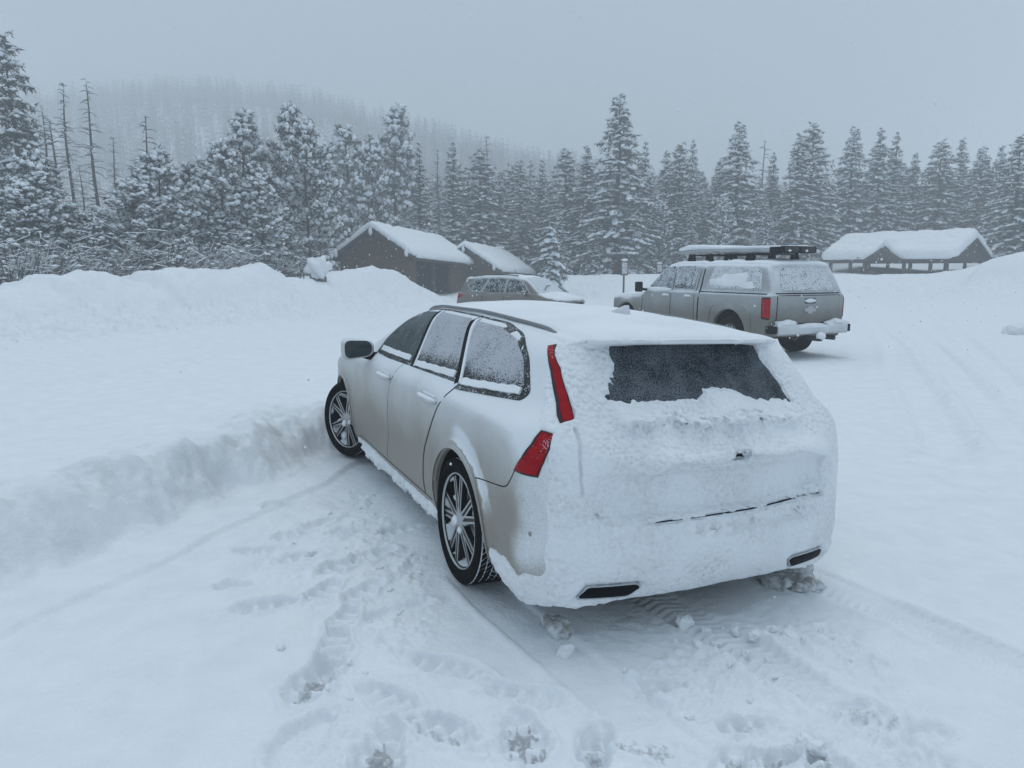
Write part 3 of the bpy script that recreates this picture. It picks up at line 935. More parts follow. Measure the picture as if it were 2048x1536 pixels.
for i, (px, top, Y, w) in enumerate([(-130, 260, 40, 1), (-70, 210, 46, .9), (120, 395, 38, 1.1), (250, 400, 40, 1.1), (340, 370, 42, 1.1), (430, 360, 45, 1), (560, 330, 48, 1), (650, 320, 66, 1.1), (700, 330, 68, 1.1), (760, 340, 70, 1.1), (20, 330, 44, 1.0), (60, 380, 46, 1.2)]):
    tree_px(px, top, Y, PINE[i % 4] if i % 3 else SPRUCE[i % 5], 'conifer_tree', 'snowy conifer filling the gaps inside the left stand', 'conifers filling the left stand', w)
for i, (px, top, Y, pr, lab) in enumerate([(182, 148, 40, 1, 'tallest bare grey snag, leaning a little, above the left stand'), (122, 160, 42, 0, 'straight bare snag left of the leaning one'),
        (98, 226, 39, 2, 'shorter bare snag close beside the dark spruce'), (160, 325, 36, 0, 'bare snag standing low in front of the leaning one'), (289, 222, 44, 2, 'thin bare snag above the broad snowy pine'),
        (222, 270, 45, 0, 'faint thin snag right of the leaning one'), (875, 295, 62, 0, 'bare snag between the restroom roof and the far spruces'), (976, 268, 72, 0, 'slim bare snag above the spruces right of the restroom'),
        (1530, 275, 95, 2, 'thin bare pole of a snag above the far spruces behind the pickup'), (83, 200, 40, 1, 'crooked bare snag at the right edge of the dark spruce')]):
    tree_px(px, top, Y, SNAG[pr], 'dead_tree', lab, 'bare dead snags', widen=1.0, parts=(M['dead_bark'], M['tree_snow']), rz=i*1.3)
# brush along the back of the bank
rb = random.Random(5)
for i in range(26):
    px = -70 + i*25.5 + rb.uniform(-9, 9); Yp = float(np.interp(px, [0, 300, 560, 700], [26, 31, 36, 42])) + rb.uniform(0, 4)
    xq = (px-1024)/1450*Yp
    plant('pine_tree', PINE[i % 4], xq, Yp, rb.uniform(2.6, 4.8), rb.uniform(0, 6.28), 'young snowy pine crowded behind the left bank', 'tree', 'young pines behind the left bank', 1.25)
for i in range(15):
    px = -60 + i*44.0; Y = np.interp(px, [0, 300, 560, 700], [24.5, 29, 34, 40]) + rb.uniform(-1, 3.5)
    x = (px-1024)/1450*Y; pr = SHRUB[i % 3]
    plant('shrub', pr, x, float(Y), rb.uniform(1.5, 2.6), rb.uniform(0, 6.28), 'twiggy bare shrub loaded with snow behind the left bank', 'shrub', 'twiggy shrubs behind the left bank', 1.15, parts=(M['dead_bark'], M['tree_snow']))

# --- far tree line, right of the restroom
FAR = [(905, 285, 66, 2, 1.0, 'slim twin-topped spruce behind the second roof'), (960, 300, 68, 3, 1.2, 'broad spruce behind the far end of the second roof'), (1000, 345, 74, 0, 1.0, 'small spruce right of the broad one behind the second roof'),
       (1040, 315, 76, 1, .9, 'spruce left of the little white spruce'), (1085, 320, 72, 2, 1.0, 'narrow spruce directly behind the little white spruce'), (1132, 298, 68, 3, 1.1, 'dense spruce left of the tallest spruce'),
       (1175, 290, 66, 0, 1.0, 'spruce tucked against the left of the tallest spruce'), (1240, 182, 62, 1, 1.0, 'tallest spruce of the far line, left of the pickup'), (1292, 285, 72, 2, .9, 'slim spruce at the right of the tallest spruce'),
       (1335, 300, 74, 0, 1.0, 'spruce above the front of the pickup'), (1362, 285, 70, 3, 1.0, 'bushy-topped spruce above the pickup cab'), (1387, 280, 76, 2, .8, 'thin-tipped spruce above the pickup cab'),
       (1440, 318, 70, 0, 1.0, 'lower spruce left of the pointed spruce above the cargo carrier'), (1480, 240, 66, 1, 1.0, 'sharply pointed spruce above the cargo carrier'), (1548, 305, 72, 2, 1.0, 'spruce between the pointed spruce and the twin spruces'),
       (1600, 264, 68, 0, 1.0, 'left one of the twin spruces above the pickup tailgate'), (1628, 244, 70, 3, 1.05, 'right and taller one of the twin spruces above the tailgate'), (1710, 250, 66, 1, .95, 'spruce with a neat spire left of the two crooked tops'),
       (1764, 254, 72, 4, 1.1, 'crooked narrow-topped spruce above the pavilion dormer'), (1795, 264, 70, 2, 1.0, 'narrow spruce right of the crooked top above the pavilion'), (1832, 305, 76, 0, 1.0, 'small faint spruce above the pavilion ridge'),
       (1886, 280, 70, 3, 1.1, 'broad spruce above the right end of the pavilion'), (1926, 274, 78, 4, 1.0, 'faint thin spruce above the right end of the pavilion'), (1968, 290, 64, 1, 1.1, 'round snowy spruce right of the pavilion'),
       (2005, 290, 72, 0, 1.0, 'pale spruce second from the right edge'), (2045, 268, 60, 3, 1.1, 'tall spruce at the right edge of the picture')]
for px, top, Y, pr, w, lab in FAR:
    if 1640 < px < 2030: Y = max(Y, 73)
    tree_px(px, top, Y, SPRUCE[pr], 'spruce_tree', lab, 'spruces of the far tree line', w*1.22)
rf = random.Random(9)
n_fill = 0
for row, (Y0, lo, hi, step) in enumerate([(60, 385, 470, 52), (70, 345, 420, 44), (82, 325, 385, 40), (96, 320, 365, 40)]):
    px = 840 if row else 1130
    while px < 2330:
        Y = Y0 + rf.uniform(-3, 4)
        top = rf.uniform(lo, hi)
        if 1590 < px < 2040 and Y < 74: Y += 16
        tree_px(px + rf.uniform(-14, 14), top, Y, SPRUCE[rf.choice([0, 1, 2, 3, 4, 5, 6, 5])], 'conifer_tree', 'snow-dusted conifer crowded into the far tree line', 'conifers crowded into the far tree line', rf.uniform(1.0, 1.6))
        n_fill += 1
        px += step*rf.uniform(.8, 1.2)
for px, top, Y in ((2150, 220, 58), (2230, 260, 62), (2300, 240, 55), (2400, 250, 60), (2480, 230, 56), (2560, 250, 60), (2650, 210, 54), (2740, 240, 58), (2850, 220, 52), (2500, 330, 70), (2620, 320, 72), (-450, 190, 46), (-560, 230, 40), (-200, 150, 50), (-260, 180, 44), (-330, 200, 52)):
    tree_px(px, top, Y, SPRUCE[rf.randrange(5)], 'conifer_tree', 'snow-dusted conifer crowded into the far tree line', 'conifers crowded into the far tree line', 1.1)
x, _, zt = at(1100, 443, 50); g_ = gz(x, 50)
plant('spruce_tree', LITTLE, x, 50, zt-g_, .4, 'little white spruce standing alone beside the second roof', 'tree', None, .95, g_)
x, _, zt = at(1715, 440, 74)
plant('spruce_tree', LITTLE, x, 74, zt-gz(x, 74), 1.4, 'little spruce close behind the pavilion roof', 'tree', None, 1.0)

# --- wooded hill in the snowfall
HK = 1.46
def hill_z(X, Y):
    X = X/HK; Y = Y/HK
    s = X/np.maximum(Y, 1)*290
    pk = np.interp(s, [-700, -330, -205, -165, -138, -110, -85, -65, -45, -20, 10, 45, 90, 700], [52, 60, 62, 64, 67, 67, 64, 60, 54, 48, 41, 33, 25, 14])
    return HK*((pk-5)*sstep(85, 290, Y)*(1 + .04*fbm2(X*.02, Y*.02, 3, 2.0)) - 20*sstep(330, 600, Y))
def build_hill():
    xs = np.linspace(-560, 420, 130); ys = np.linspace(100, 600, 80)
    X, Y = np.meshgrid(xs, ys, indexing='ij'); Z = hill_z(X, Y) + terrain(X, Y, False)[0] - .6
    n, m = X.shape; i = np.arange(n-1)[:, None]; j = np.arange(m-1)[None]
    Q = np.stack([i*m+j, (i+1)*m+j, (i+1)*m+j+1, i*m+j+1], -1).reshape(-1, 4)
    obj('hill', mesh_from('hill', np.stack([X, Y, Z], -1).reshape(-1, 3), np.ascontiguousarray(Q)), M['snow_soft'], kind='structure')
build_hill()
def far_tree(seed):
    """a small light conifer: stacked ragged skirts"""
    r = np.random.RandomState(seed); V = []; F = []; C = []
    for lay in range(7):
        t = lay/7.0; zb = .08 + .9*t; rad = .235*(1-t)**.8 + .015
        k = 6; a0 = r.uniform(0, 6.28); n = len(V)
        for q in range(k):
            a = a0 + q*6.283/k; rr = rad*r.uniform(.6, 1.25)
            V += [(math.cos(a-.35)*rr*.3, math.sin(a-.35)*rr*.3, zb + .09), (math.cos(a)*rr, math.sin(a)*rr, zb - .03*r.rand()), (math.cos(a+.35)*rr*.3, math.sin(a+.35)*rr*.3, zb + .09)]
            F.append((n+3*q, n+3*q+1, n+3*q+2))
    V += [(-.012, 0, 0), (.012, 0, 0), (0, 0, 1.02)]; F.append((len(V)-3, len(V)-2, len(V)-1))
    return np.array(V), np.array(F)
def build_forest():
    tp = [far_tree(i) for i in range(6)]
    r = np.random.RandomState(77); N = 7600
    Y = 112 + 380*r.rand(N)**.75; s = r.uniform(-.86, .52, N); X = s*Y
    Z = hill_z(X, Y) + terrain(X, Y, False)[0] - .8
    pos = np.stack([X, Y, Z], 1)
    V, F = scatter(tp, pos, r.uniform(8, 15, N), r.uniform(0, 6.28, N), np.stack([r.uniform(.8, 1.2, N), r.uniform(.8, 1.2, N), np.ones(N)], 1))
    t = NT('far_forest')
    n = t.noise(1.3, 2); nz = t.sep(t.normal())[2]
    t.set(Base_Color=t.mix(t.ramp(n, .47, .6), (.05, .06, .06), (.27, .295, .315)), Roughness=.9)
    obj('distant_forest', mesh_from('distant_forest', V, F, False), t.m, kind='stuff', label='snow-dusted conifer forest covering the misty hill', category='forest')
build_forest()
# ---------------------------------------------------------------- restroom blocks and pavilion
def _wood(name, col, sx=1, sy=1, sz=1):
    t = NT(name)
    mp = t.n('ShaderNodeMapping'); mp.inputs['Scale'].default_value = (sx, sy, sz); t.l(t.coord(), mp.inputs['Vector'])
    n = t.noise(3, 5, .65, mp.outputs[0]); n2 = t.noise(22, 3, .6)
    c = t.mix(t.ramp(n, .3, .7), tuple(q*.7 for q in col), tuple(q*1.3 for q in col))
    c = t.mix(t.ramp(n2, .60, .72, 0, .35), c, (.6, .62, .64))
    t.set(Base_Color=c, Roughness=.85); t.bump(n, .4, .02)
    return t.m
M['siding'] = _wood('siding', (.078, .052, .030), .4, .4, 6)
M['beam'] = _wood('beam', (.055, .05, .045), 1, 1, 5)
M['door_shade_dark'] = plain('door_shade_dark', (.008, .009, .011), .8, Specular_IOR_Level=.1)  # near-black for doors and bin; also paints shade into the porch bays
M['roofing'] = plain('roofing', (.05, .05, .05), .8)

def gable_snow(name, parent, L, hw, zr, ze, T, seed, res=.14, over=.0, sag=.25, mat='snow_soft', dormer=None, lo_extra=.0):
    """snow blanket on a gable roof: x along the ridge 0..L, y across"""
    def roof(x, y): return zr - (zr-ze)*np.abs(y)/hw
    def f(P):
        x = P[..., 0]; y = P[..., 1]; z = P[..., 2]
        n = fbm2(x*.55 + seed, y*.55, 3, seed); n2 = fbm2(x*1.6 + seed, y*1.6 + 3, 2, seed)
        sl = (zr-ze)/hw; k = 1/math.sqrt(1+sl*sl)
        rr = roof(x, y)
        if dormer is not None:
            dx, dw, dz = dormer
            dd = dz - np.abs(x-dx)*1.05
            rr = np.where(y < 0, np.maximum(rr, np.where(np.abs(x-dx) < dw, dd, -9)), rr)
        top = (z - rr - T*(1 + .35*n + .12*n2))*k
        bot = (rr + .02 - z)*k
        ends = np.maximum(-x - over - .06*n2, x - L - over + .06*n2)
        side = np.abs(y) - hw - sag*.5 - .06*n2
        return smax(smax(smax(top, ends, T*.75), side, T*.9), bot, .03)
    V, Q = surface_nets(f, (-over-.4, -hw-.7, ze-.5-lo_extra), (L+over+.4, hw+.7, zr+T*1.6+.2), res, 1)
    return obj(name, mesh_from(name, V, Q), M[mat], parent)

def restroom(name, C, ang, W, L, eave, ridge, tilt, label, doors, seed):
    """C = near right corner; x along the ridge (away), y to the left across the gable"""
    o = empty(name, (C[0], C[1], 0), ang, label=label, category='building')
    o.rotation_euler = (0, math.radians(tilt), ang)
    yc = W/2; zb = -1.6
    b = MB()
    # gable end wall (towards us), far end wall, left wall, inner porch wall, side panels
    for x0 in (0.0, L-.2):
        poly = [(0.0, zb), (W, zb), (W, eave), (yc, ridge-.15), (0.0, eave)]
        n = len(poly)
        V = [(x0, y, z) for y, z in poly] + [(x0+.2, y, z) for y, z in poly]
        b.add(V, [tuple(range(n)), tuple(range(2*n-1, n-1, -1))] + [(i, n+i, n+(i+1) % n, (i+1) % n) for i in range(n)])
    b.box((L/2, W-.1, (zb+eave)/2), (L-.41, .2, eave-zb))
    b.build('wall', M['siding'], o)
    b = MB(); b.box((L/2, 1.3, (zb+eave)/2), (L-.41, .15, eave-zb)); b.build('porch_wall', M['door_shade_dark'], o)  # inner wall coloured near-black to put in the porch's shade
    d0, d1 = doors
    b = MB(); b.box(((d1+L-.2)/2, .12, (zb+eave)/2), (L-.2-d1, .2, eave-zb)); b.build('side_wall', M['siding'], o)
    b = MB(); b.box(((d0+d1)/2, .1, (zb+eave)/2), (.22, .2, eave-zb)); b.build('porch_post', M['beam'], o)
    b = MB(); b.box(((.2+d0)/2, .1, (zb+eave)/2), (d0-.2, .2, eave-zb)); b.build('corner_pier', M['siding'], o)
    for q in ((d0*.75+d1*.25), (d0*.25+d1*.75)):
        b = MB(); b.box((q, 1.2, .0), (1.0, .06, 4.0)); b.build('door', M['door_shade_dark'], o)
    b = MB(); b.box((L/2, .1, eave-.12), (L-.02, .24, .34)); b.build('eave_beam', M['beam'], o)
    # roof slabs with an overhang
    ov = .55; sl = (ridge-eave)/(W/2)
    for s in (-1, 1):
        b = MB(); y0, y1 = yc, yc + s*(W/2+ov)
        z0, z1 = ridge, ridge - sl*(W/2+ov)
        V = [(-.5, y0, z0), (L+.5, y0, z0), (L+.5, y1, z1), (-.5, y1, z1)]
        V = V + [(v[0], v[1], v[2]-.16) for v in V]
        F = [(0, 1, 2, 3), (7, 6, 5, 4), (0, 4, 5, 1), (1, 5, 6, 2), (2, 6, 7, 3), (3, 7, 4, 0)]
        if s > 0: F = [f[::-1] for f in F]
        b.add(V, F); r = b.build('roof', M['roofing'], o)
    s_ = gable_snow('roof_snow', o, L, W/2+ov, ridge+.02, ridge+.02-sl*(W/2+ov), .42, seed, over=.55, sag=.12)
    s_.location = (0, yc, 0)
    # purlin ends with their tabs of snow
    for y, z in ((yc, ridge-.30), (.0, eave-.10), (W, eave-.10)):
        b = MB(); b.box((-.28, y, z), (.55, .16, .26)); b.build('purlin', M['beam'], o)
        V, F = noise_blob(1, .16, .13, .26, seed+y); q = obj('purlin_snow', mesh_from('purlin_snow', V, F), M['snow'], o); q.location = (-.52, y, z+.06)
    return o

_ang = math.atan2(.96, .281)
r1 = restroom('restroom_building', (-6.55, 47.0), _ang, 5.0, 11.0, 2.72, 4.30, 1.7, 'nearer dark restroom block with thick snow on its gable roof', (1.0, 7.2), 3.0)
r2 = restroom('restroom_building', (-1.25, 56.6), _ang, 5.0, 10.0, 1.85, 3.45, 1.7, 'lower snow-roofed block half hidden behind the nearer restroom', (1.0, 6.5), 8.0)
b = MB(); b.tube([(3.0, 4.1, 3.0), (3.0, 4.1, 4.75)], .17, 12); p = b.build('vent_pipe', M['black_plastic'], r1, smooth=False)
V, F = noise_blob(1, .24, .24, .20, 4.0); q = obj('pipe_snow', mesh_from('pipe_snow', V, F), M['snow'], p); q.location = (3.0, 4.1, 4.82)

def pavilion():
    a = math.radians(50); ax = np.array([math.cos(a), -math.sin(a)]); right = np.array([34.2, 55.0]); L = 9.2; left = right - ax*L
    o = empty('picnic_pavilion', (left[0], left[1], 0), math.atan2(ax[1], ax[0]), label='open picnic pavilion with a snow-laden roof and small dormer on the far bank', category='pavilion')
    hw = 3.4; zr, ze = 4.0, 2.62
    # y<0 faces the camera side
    sl = (zr-ze)/hw; ov = .5
    for s in (-1, 1):
        b = MB(); y1 = s*(hw+ov); z1 = zr - sl*(hw+ov)
        V = [(-.4, 0, zr), (L+.4, 0, zr), (L+.4, y1, z1), (-.4, y1, z1)]; V += [(v[0], v[1], v[2]-.15) for v in V]
        F = [(0, 1, 2, 3), (7, 6, 5, 4), (0, 4, 5, 1), (1, 5, 6, 2), (2, 6, 7, 3), (3, 7, 4, 0)]
        b.add(V, F if s < 0 else [f[::-1] for f in F]); b.build('roof', M['roofing'], o)
    for x in (.1, L-.1):
        b = MB(); V = [(x-.08, y, z) for y, z in ((-hw, ze-.35), (hw, ze-.35), (hw, ze-.02), (0, zr-.18), (-hw, ze-.02))] + [(x+.08, y, z) for y, z in ((-hw, ze-.35), (hw, ze-.35), (hw, ze-.02), (0, zr-.18), (-hw, ze-.02))]
        b.add(V, [(4, 3, 2, 1, 0), (5, 6, 7, 8, 9)] + [(i, (i+1) % 5, 5+(i+1) % 5, 5+i) for i in range(5)]); b.build('gable_panel', M['beam'], o)
    for y in (-hw, hw):
        b = MB(); b.box((L/2, y, ze-.25), (L-.4, .2, .4)); b.build('eave_beam', M['beam'], o)
    xs = [.3, 1.9, 3.2, 6.4, 7.8, L-.3]
    for y in (-hw, hw):
        for x in xs:
            b = MB(); b.box((x, y + (.0), (ze-.45-1.5)/2), (.2, .2, ze-.45+1.5)); b.build('post', M['beam'], o)
    # dormer
    dx, dw, dz = 4.7, 1.5, 3.55
    b = MB(); V = [(dx-dw, -hw-1.05, ze-.30), (dx+dw, -hw-1.05, ze-.30), (dx, -hw-1.05, dz-.25)]; V += [(v[0], v[1]+2.6, v[2]) for v in V]
    b.add(V, [(0, 1, 2), (5, 4, 3), (0, 2, 5, 3), (2, 1, 4, 5), (1, 0, 3, 4)]); b.build('dormer', M['beam'], o)
    for y in (-hw-.5,):
        for x in (dx-1.45, dx+1.45):
            b = MB(); b.box((x, y, (ze-.45-1.5)/2), (.2, .2, ze-.45+1.5)); b.build('post', M['beam'], o)
    gable_snow('roof_snow', o, L, hw+.55, zr+.02, zr+.02-sl*(hw+.55), 0.68, 5.0, over=.45, sag=.1, dormer=(dx, 2.0, dz-.15))
    return o
pavilion()
# ---------------------------------------------------------------- the wagon's shape (x forward from the rear axle, y left, z up)
WB = 2.90
w_top = curve([-1.2,-.75,-.5,0,.6,1.1,1.45,1.72,2.0,2.3,2.58,2.8,3.2,3.5,3.7,3.9],
              [1.25,1.335,1.372,1.412,1.436,1.436,1.412,1.355,1.24,1.11,1.005,.975,.915,.84,.74,.5])
w_sec = curve([0.10,.18,.24,.32,.42,.55,.70,.80,.87,.93,.97,1.0,1.03,1.06,1.15,1.25,1.33,1.38,1.5],
              [.74,.80,.845,.875,.895,.905,.910,.914,.915,.905,.885,.862,.842,.826,.780,.728,.682,.648,.56])
w_plan = curve([-1.2,-.95,-.7,-.4,0,.5,2.4,2.9,3.3,3.6,3.9], [.90,.955,.98,.995,1,1,1,.995,.955,.87,.7])
w_green = curve([-1.2,-.7,-.3,.3,1.2,2,2.6], [.84,.925,.965,.99,1,.985,.95])
w_rear = curve([.14,.20,.26,.33,.42,.52,.575,.60,.615,.64,.70,.76,.815,.86,.91,.96,1.0,1.1,1.2,1.27,1.30,1.316,1.324,1.335,1.352,1.375,1.42,1.5],
               [-.78,-.88,-.945,-.98,-.995,-.99,-.98,-.955,-.925,-.915,-.915,-.925,-.965,-.965,-.945,-.905,-.868,-.79,-.712,-.657,-.634,-.63,-.665,-.712,-.718,-.70,-.6,-.4])
w_rear2 = curve([.14,.20,.26,.33,.42,.52,.62,.72,.82,.90,.96,1.0,1.1,1.2,1.27,1.30,1.316,1.324,1.335,1.352,1.375,1.42,1.5],
                [-.78,-.88,-.945,-.98,-.992,-.987,-.982,-.977,-.965,-.94,-.902,-.868,-.79,-.712,-.657,-.634,-.63,-.665,-.712,-.718,-.70,-.6,-.4])
w_front = curve([.1,.25,.5,.7,.8,.95], [3.6,3.74,3.79,3.74,3.66,3.4])
ARCH_R = 0.372

def rear_x(y, z):
    y = np.abs(y); yy = y / .80; m = sstep(.70, .56, y)
    return w_rear2(z)*(1-m) + w_rear(z)*m + .06*yy**2 + .055*yy**7

def f_wagon_solid(P):
    x = P[..., 0]; y = np.abs(P[..., 1]); z = P[..., 2]
    g = sstep(.95, 1.08, z)
    wy = w_sec(z) * w_plan(x) * (1 + (w_green(x) - 1) * g)
    # fender flares
    for ax in (0.0, WB):
        r = np.hypot(x - ax, z - .335)
        wy = wy + .016 * np.exp(-((r - .385) / .035)**2) * (z > .15)
    wy = wy + .035*sstep(-.45, -.8, x)*sstep(.55, .34, z)
    # the shoulder fold and the hollow of the door skins
    wy = wy - .012 * np.exp(-((z - .50) / .13)**2) * sstep(.45, .7, x) * (1 - sstep(2.2, 2.45, x))
    f1 = (y - wy) * .93
    dz = (w_top(x + .01) - w_top(x - .01)) / .02
    f2 = (z - (w_top(x) - .055 * (y / .62)**2 * sstep(2.6, 1.7, x) - .03*(y/.8)**4 * sstep(1.9, 2.6, x))) / np.sqrt(1 + dz*dz)
    dr = (w_rear2(z + .01) - w_rear2(z - .01)) / .02
    f3 = (rear_x(y, z) - x) / np.sqrt(1 + np.minimum(dr*dr, 4))
    f4 = x - (w_front(z) - .22 * (y / .85)**3)
    f5 = (.19 + .05*sstep(-.4, -1, x)) - z
    f = smax(f1, f2, .07)
    f = smax(f, f3, .05)
    f = smax(f, f4, .1)
    return smax(f, f5, .03)

def f_wagon(P):
    x = P[..., 0]; y = np.abs(P[..., 1]); z = P[..., 2]
    f = f_wagon_solid(P)
    for ax in (0.0, WB):
        r = np.hypot(x - ax, z - .345)
        c = np.maximum(r - ARCH_R, .60 - y)
        f = np.maximum(f, -c)
    return f
# ---------------------------------------------------------------- wagon materials
def paint_mat(name, clean, grime, frost_lo, frost_hi, zlo=.35, zhi=.95, frost_bias=0.0, rough=.42, shoulder=.0, arch=None, tail=None):
    t = NT(name)
    co = t.coord(); P = t.sep(co); nz = t.sep(t.normal())[2]
    n = t.noise(2.2, 5, .6); fine = t.noise(160, 2, .6); mid = t.noise(14, 3)
    hz = t.math('ADD', P[2], t.math('MULTIPLY', t.math('SUBTRACT', n, .5), .45))
    g = t.ramp(hz, zlo, zhi, 1.0, 0.0)
    g = t.math('MULTIPLY', g, t.ramp(fine, .2, .75, .8, 1.0))
    c = t.mix(g, clean, grime)
    # rime and blown snow settle on what faces up
    fr = t.math('ADD', t.math('ADD', nz, frost_bias), t.math('MULTIPLY', t.math('SUBTRACT', fine, .5), .65))
    fr = t.math('ADD', fr, t.math('MULTIPLY', t.math('SUBTRACT', n, .5), .7))
    fr = t.math('ADD', fr, t.ramp(P[2], zhi-.22, zhi+.08, 0.0, shoulder))
    if arch is not None:
        ax, az, r0 = arch
        rr = t.math('SQRT', t.math('ADD', t.math('POWER', t.math('SUBTRACT', P[0], ax), 2.0), t.math('POWER', t.math('SUBTRACT', P[2], az), 2.0)))
        rr = t.math('ADD', rr, t.math('MULTIPLY', t.math('SUBTRACT', mid, .5), .05))
        ring = t.math('MULTIPLY', t.ramp(rr, r0+.030, r0+.045), t.ramp(rr, r0+.10, r0+.16, 1.0, 0.0))
        ring = t.math('MULTIPLY', ring, t.ramp(P[0], ax-.05, ax+.22, 1.0, 0.0))
        ring = t.math('MULTIPLY', ring, t.ramp(P[2], az+.02, az+.30))
        fr = t.math('ADD', fr, t.math('MULTIPLY', ring, .8))
    if tail is not None:
        fr = t.math('ADD', fr, t.ramp(P[0], tail+.10, tail-.22, 0.0, .7))
    fr = t.ramp(fr, frost_lo, frost_hi)
    c = t.mix(fr, c, (.80, .83, .86))
    t.set(Base_Color=c, Roughness=t.mix(fr, (rough,)*3, (.8,)*3), Metallic=t.math('MULTIPLY', t.math('SUBTRACT', 1.0, fr), .25), Specular_IOR_Level=.4)
    t.bump(t.math('ADD', t.math('MULTIPLY', fine, fr), t.math('MULTIPLY', mid, .1)), .25, .004)
    return t.m

def frost_glass(name, amount, scale=130, z0=1.04, z1=1.3, edge=.25, tint=(.012, .016, .02), frost=(.62, .64, .68), top_clear=0.0):
    """dark glass with rime grains stuck on it"""
    t = NT(name)
    co = t.coord(); P = t.sep(co)
    fine = t.noise(scale, 2, .55); big = t.noise(7, 3)
    up = t.ramp(P[2], z0, z0 + (z1-z0)*.35, 0.0, 1.0)
    a = t.math('MULTIPLY', up, edge); a = t.math('ADD', a, amount - edge)
    a = t.math('ADD', a, t.math('MULTIPLY', t.math('SUBTRACT', big, .5), .35))
    if top_clear:
        a = t.math('SUBTRACT', a, t.ramp(P[2], z0 + (z1-z0)*.72, z1, 0.0, top_clear))
    fr = t.ramp(t.math('ADD', fine, a), .88, 1.06)
    t.set(Base_Color=t.mix(fr, tint, frost), Roughness=t.mix(fr, (.12,)*3, (.8,)*3), Specular_IOR_Level=.12)
    t.bump(fr, .5, .004)
    return t.m

def lamp_mat(name, z0, z1, frost=.35):
    t = NT(name)
    fine = t.noise(150, 2, .6); big = t.noise(9, 3)
    fr = t.ramp(t.math('ADD', fine, t.math('MULTIPLY', t.math('SUBTRACT', big, .5), .9)), .66 + .2*(.5-frost), .78)
    red = t.mix(t.ramp(t.noise(30, 2), .3, .7), (.40, .002, .010), (.30, .001, .007))
    t.set(Base_Color=t.mix(fr, red, (.60, .42, .46)), Roughness=t.mix(fr, (.2,)*3, (.8,)*3), Specular_IOR_Level=.2)
    return t.m

M['wagon_paint'] = paint_mat('wagon_paint', (.58, .59, .59), (.28, .255, .215), .30, 1.0, .52, .98, shoulder=.38, arch=(0.0, .345, .372), tail=-.60)
M['wagon_glass'] = frost_glass('rimed_side_glass', .61, scale=150, z0=1.05, z1=1.42, edge=.30, frost=(.50, .52, .56))
M['wagon_glass_front'] = frost_glass('misted_front_glass', .32, scale=220, frost=(.42, .47, .49), tint=(.05, .066, .07))
M['wagon_glass_rear'] = frost_glass('rimed_rear_glass', .47, scale=230, z0=.9, z1=1.1, edge=.02, frost=(.17, .19, .215), tint=(.010, .016, .022))
M['tail_red'] = lamp_mat('tail_lamp_red', .78, 1.3)
M['rim_dark'] = plain('rim_dark', (.010, .011, .013), .4, 0, Specular_IOR_Level=.2)
M['rim_face'] = plain('rim_face', (.45, .46, .47), .35, .9)
def _packed():
    t = NT('brake_and_snow')
    fr = t.ramp(t.noise(8, 3, .5), .475, .51)
    t.set(Base_Color=t.mix(fr, (.007, .008, .010), (.80, .83, .86)), Roughness=.8, Specular_IOR_Level=.1)
    return t.m
M['brake'] = _packed()
M['trim'] = None
def _trim():
    t = NT('window_trim')
    fr = t.ramp(t.math('ADD', t.noise(120, 2), t.math('MULTIPLY', t.noise(12, 2), .5)), .82, .95)
    t.set(Base_Color=t.mix(fr, (.012, .013, .015), (.7, .73, .76)), Roughness=.5)
    return t.m
M['trim'] = _trim()
M['bezel'] = plain('lamp_bezel', (.03, .004, .006), .4)
M['rail'] = plain('rail_grey', (.22, .23, .24), .4, .6)
M['mirror_glass'] = plain('mirror_glass', (.030, .042, .048), .15, .0, Specular_IOR_Level=.4)

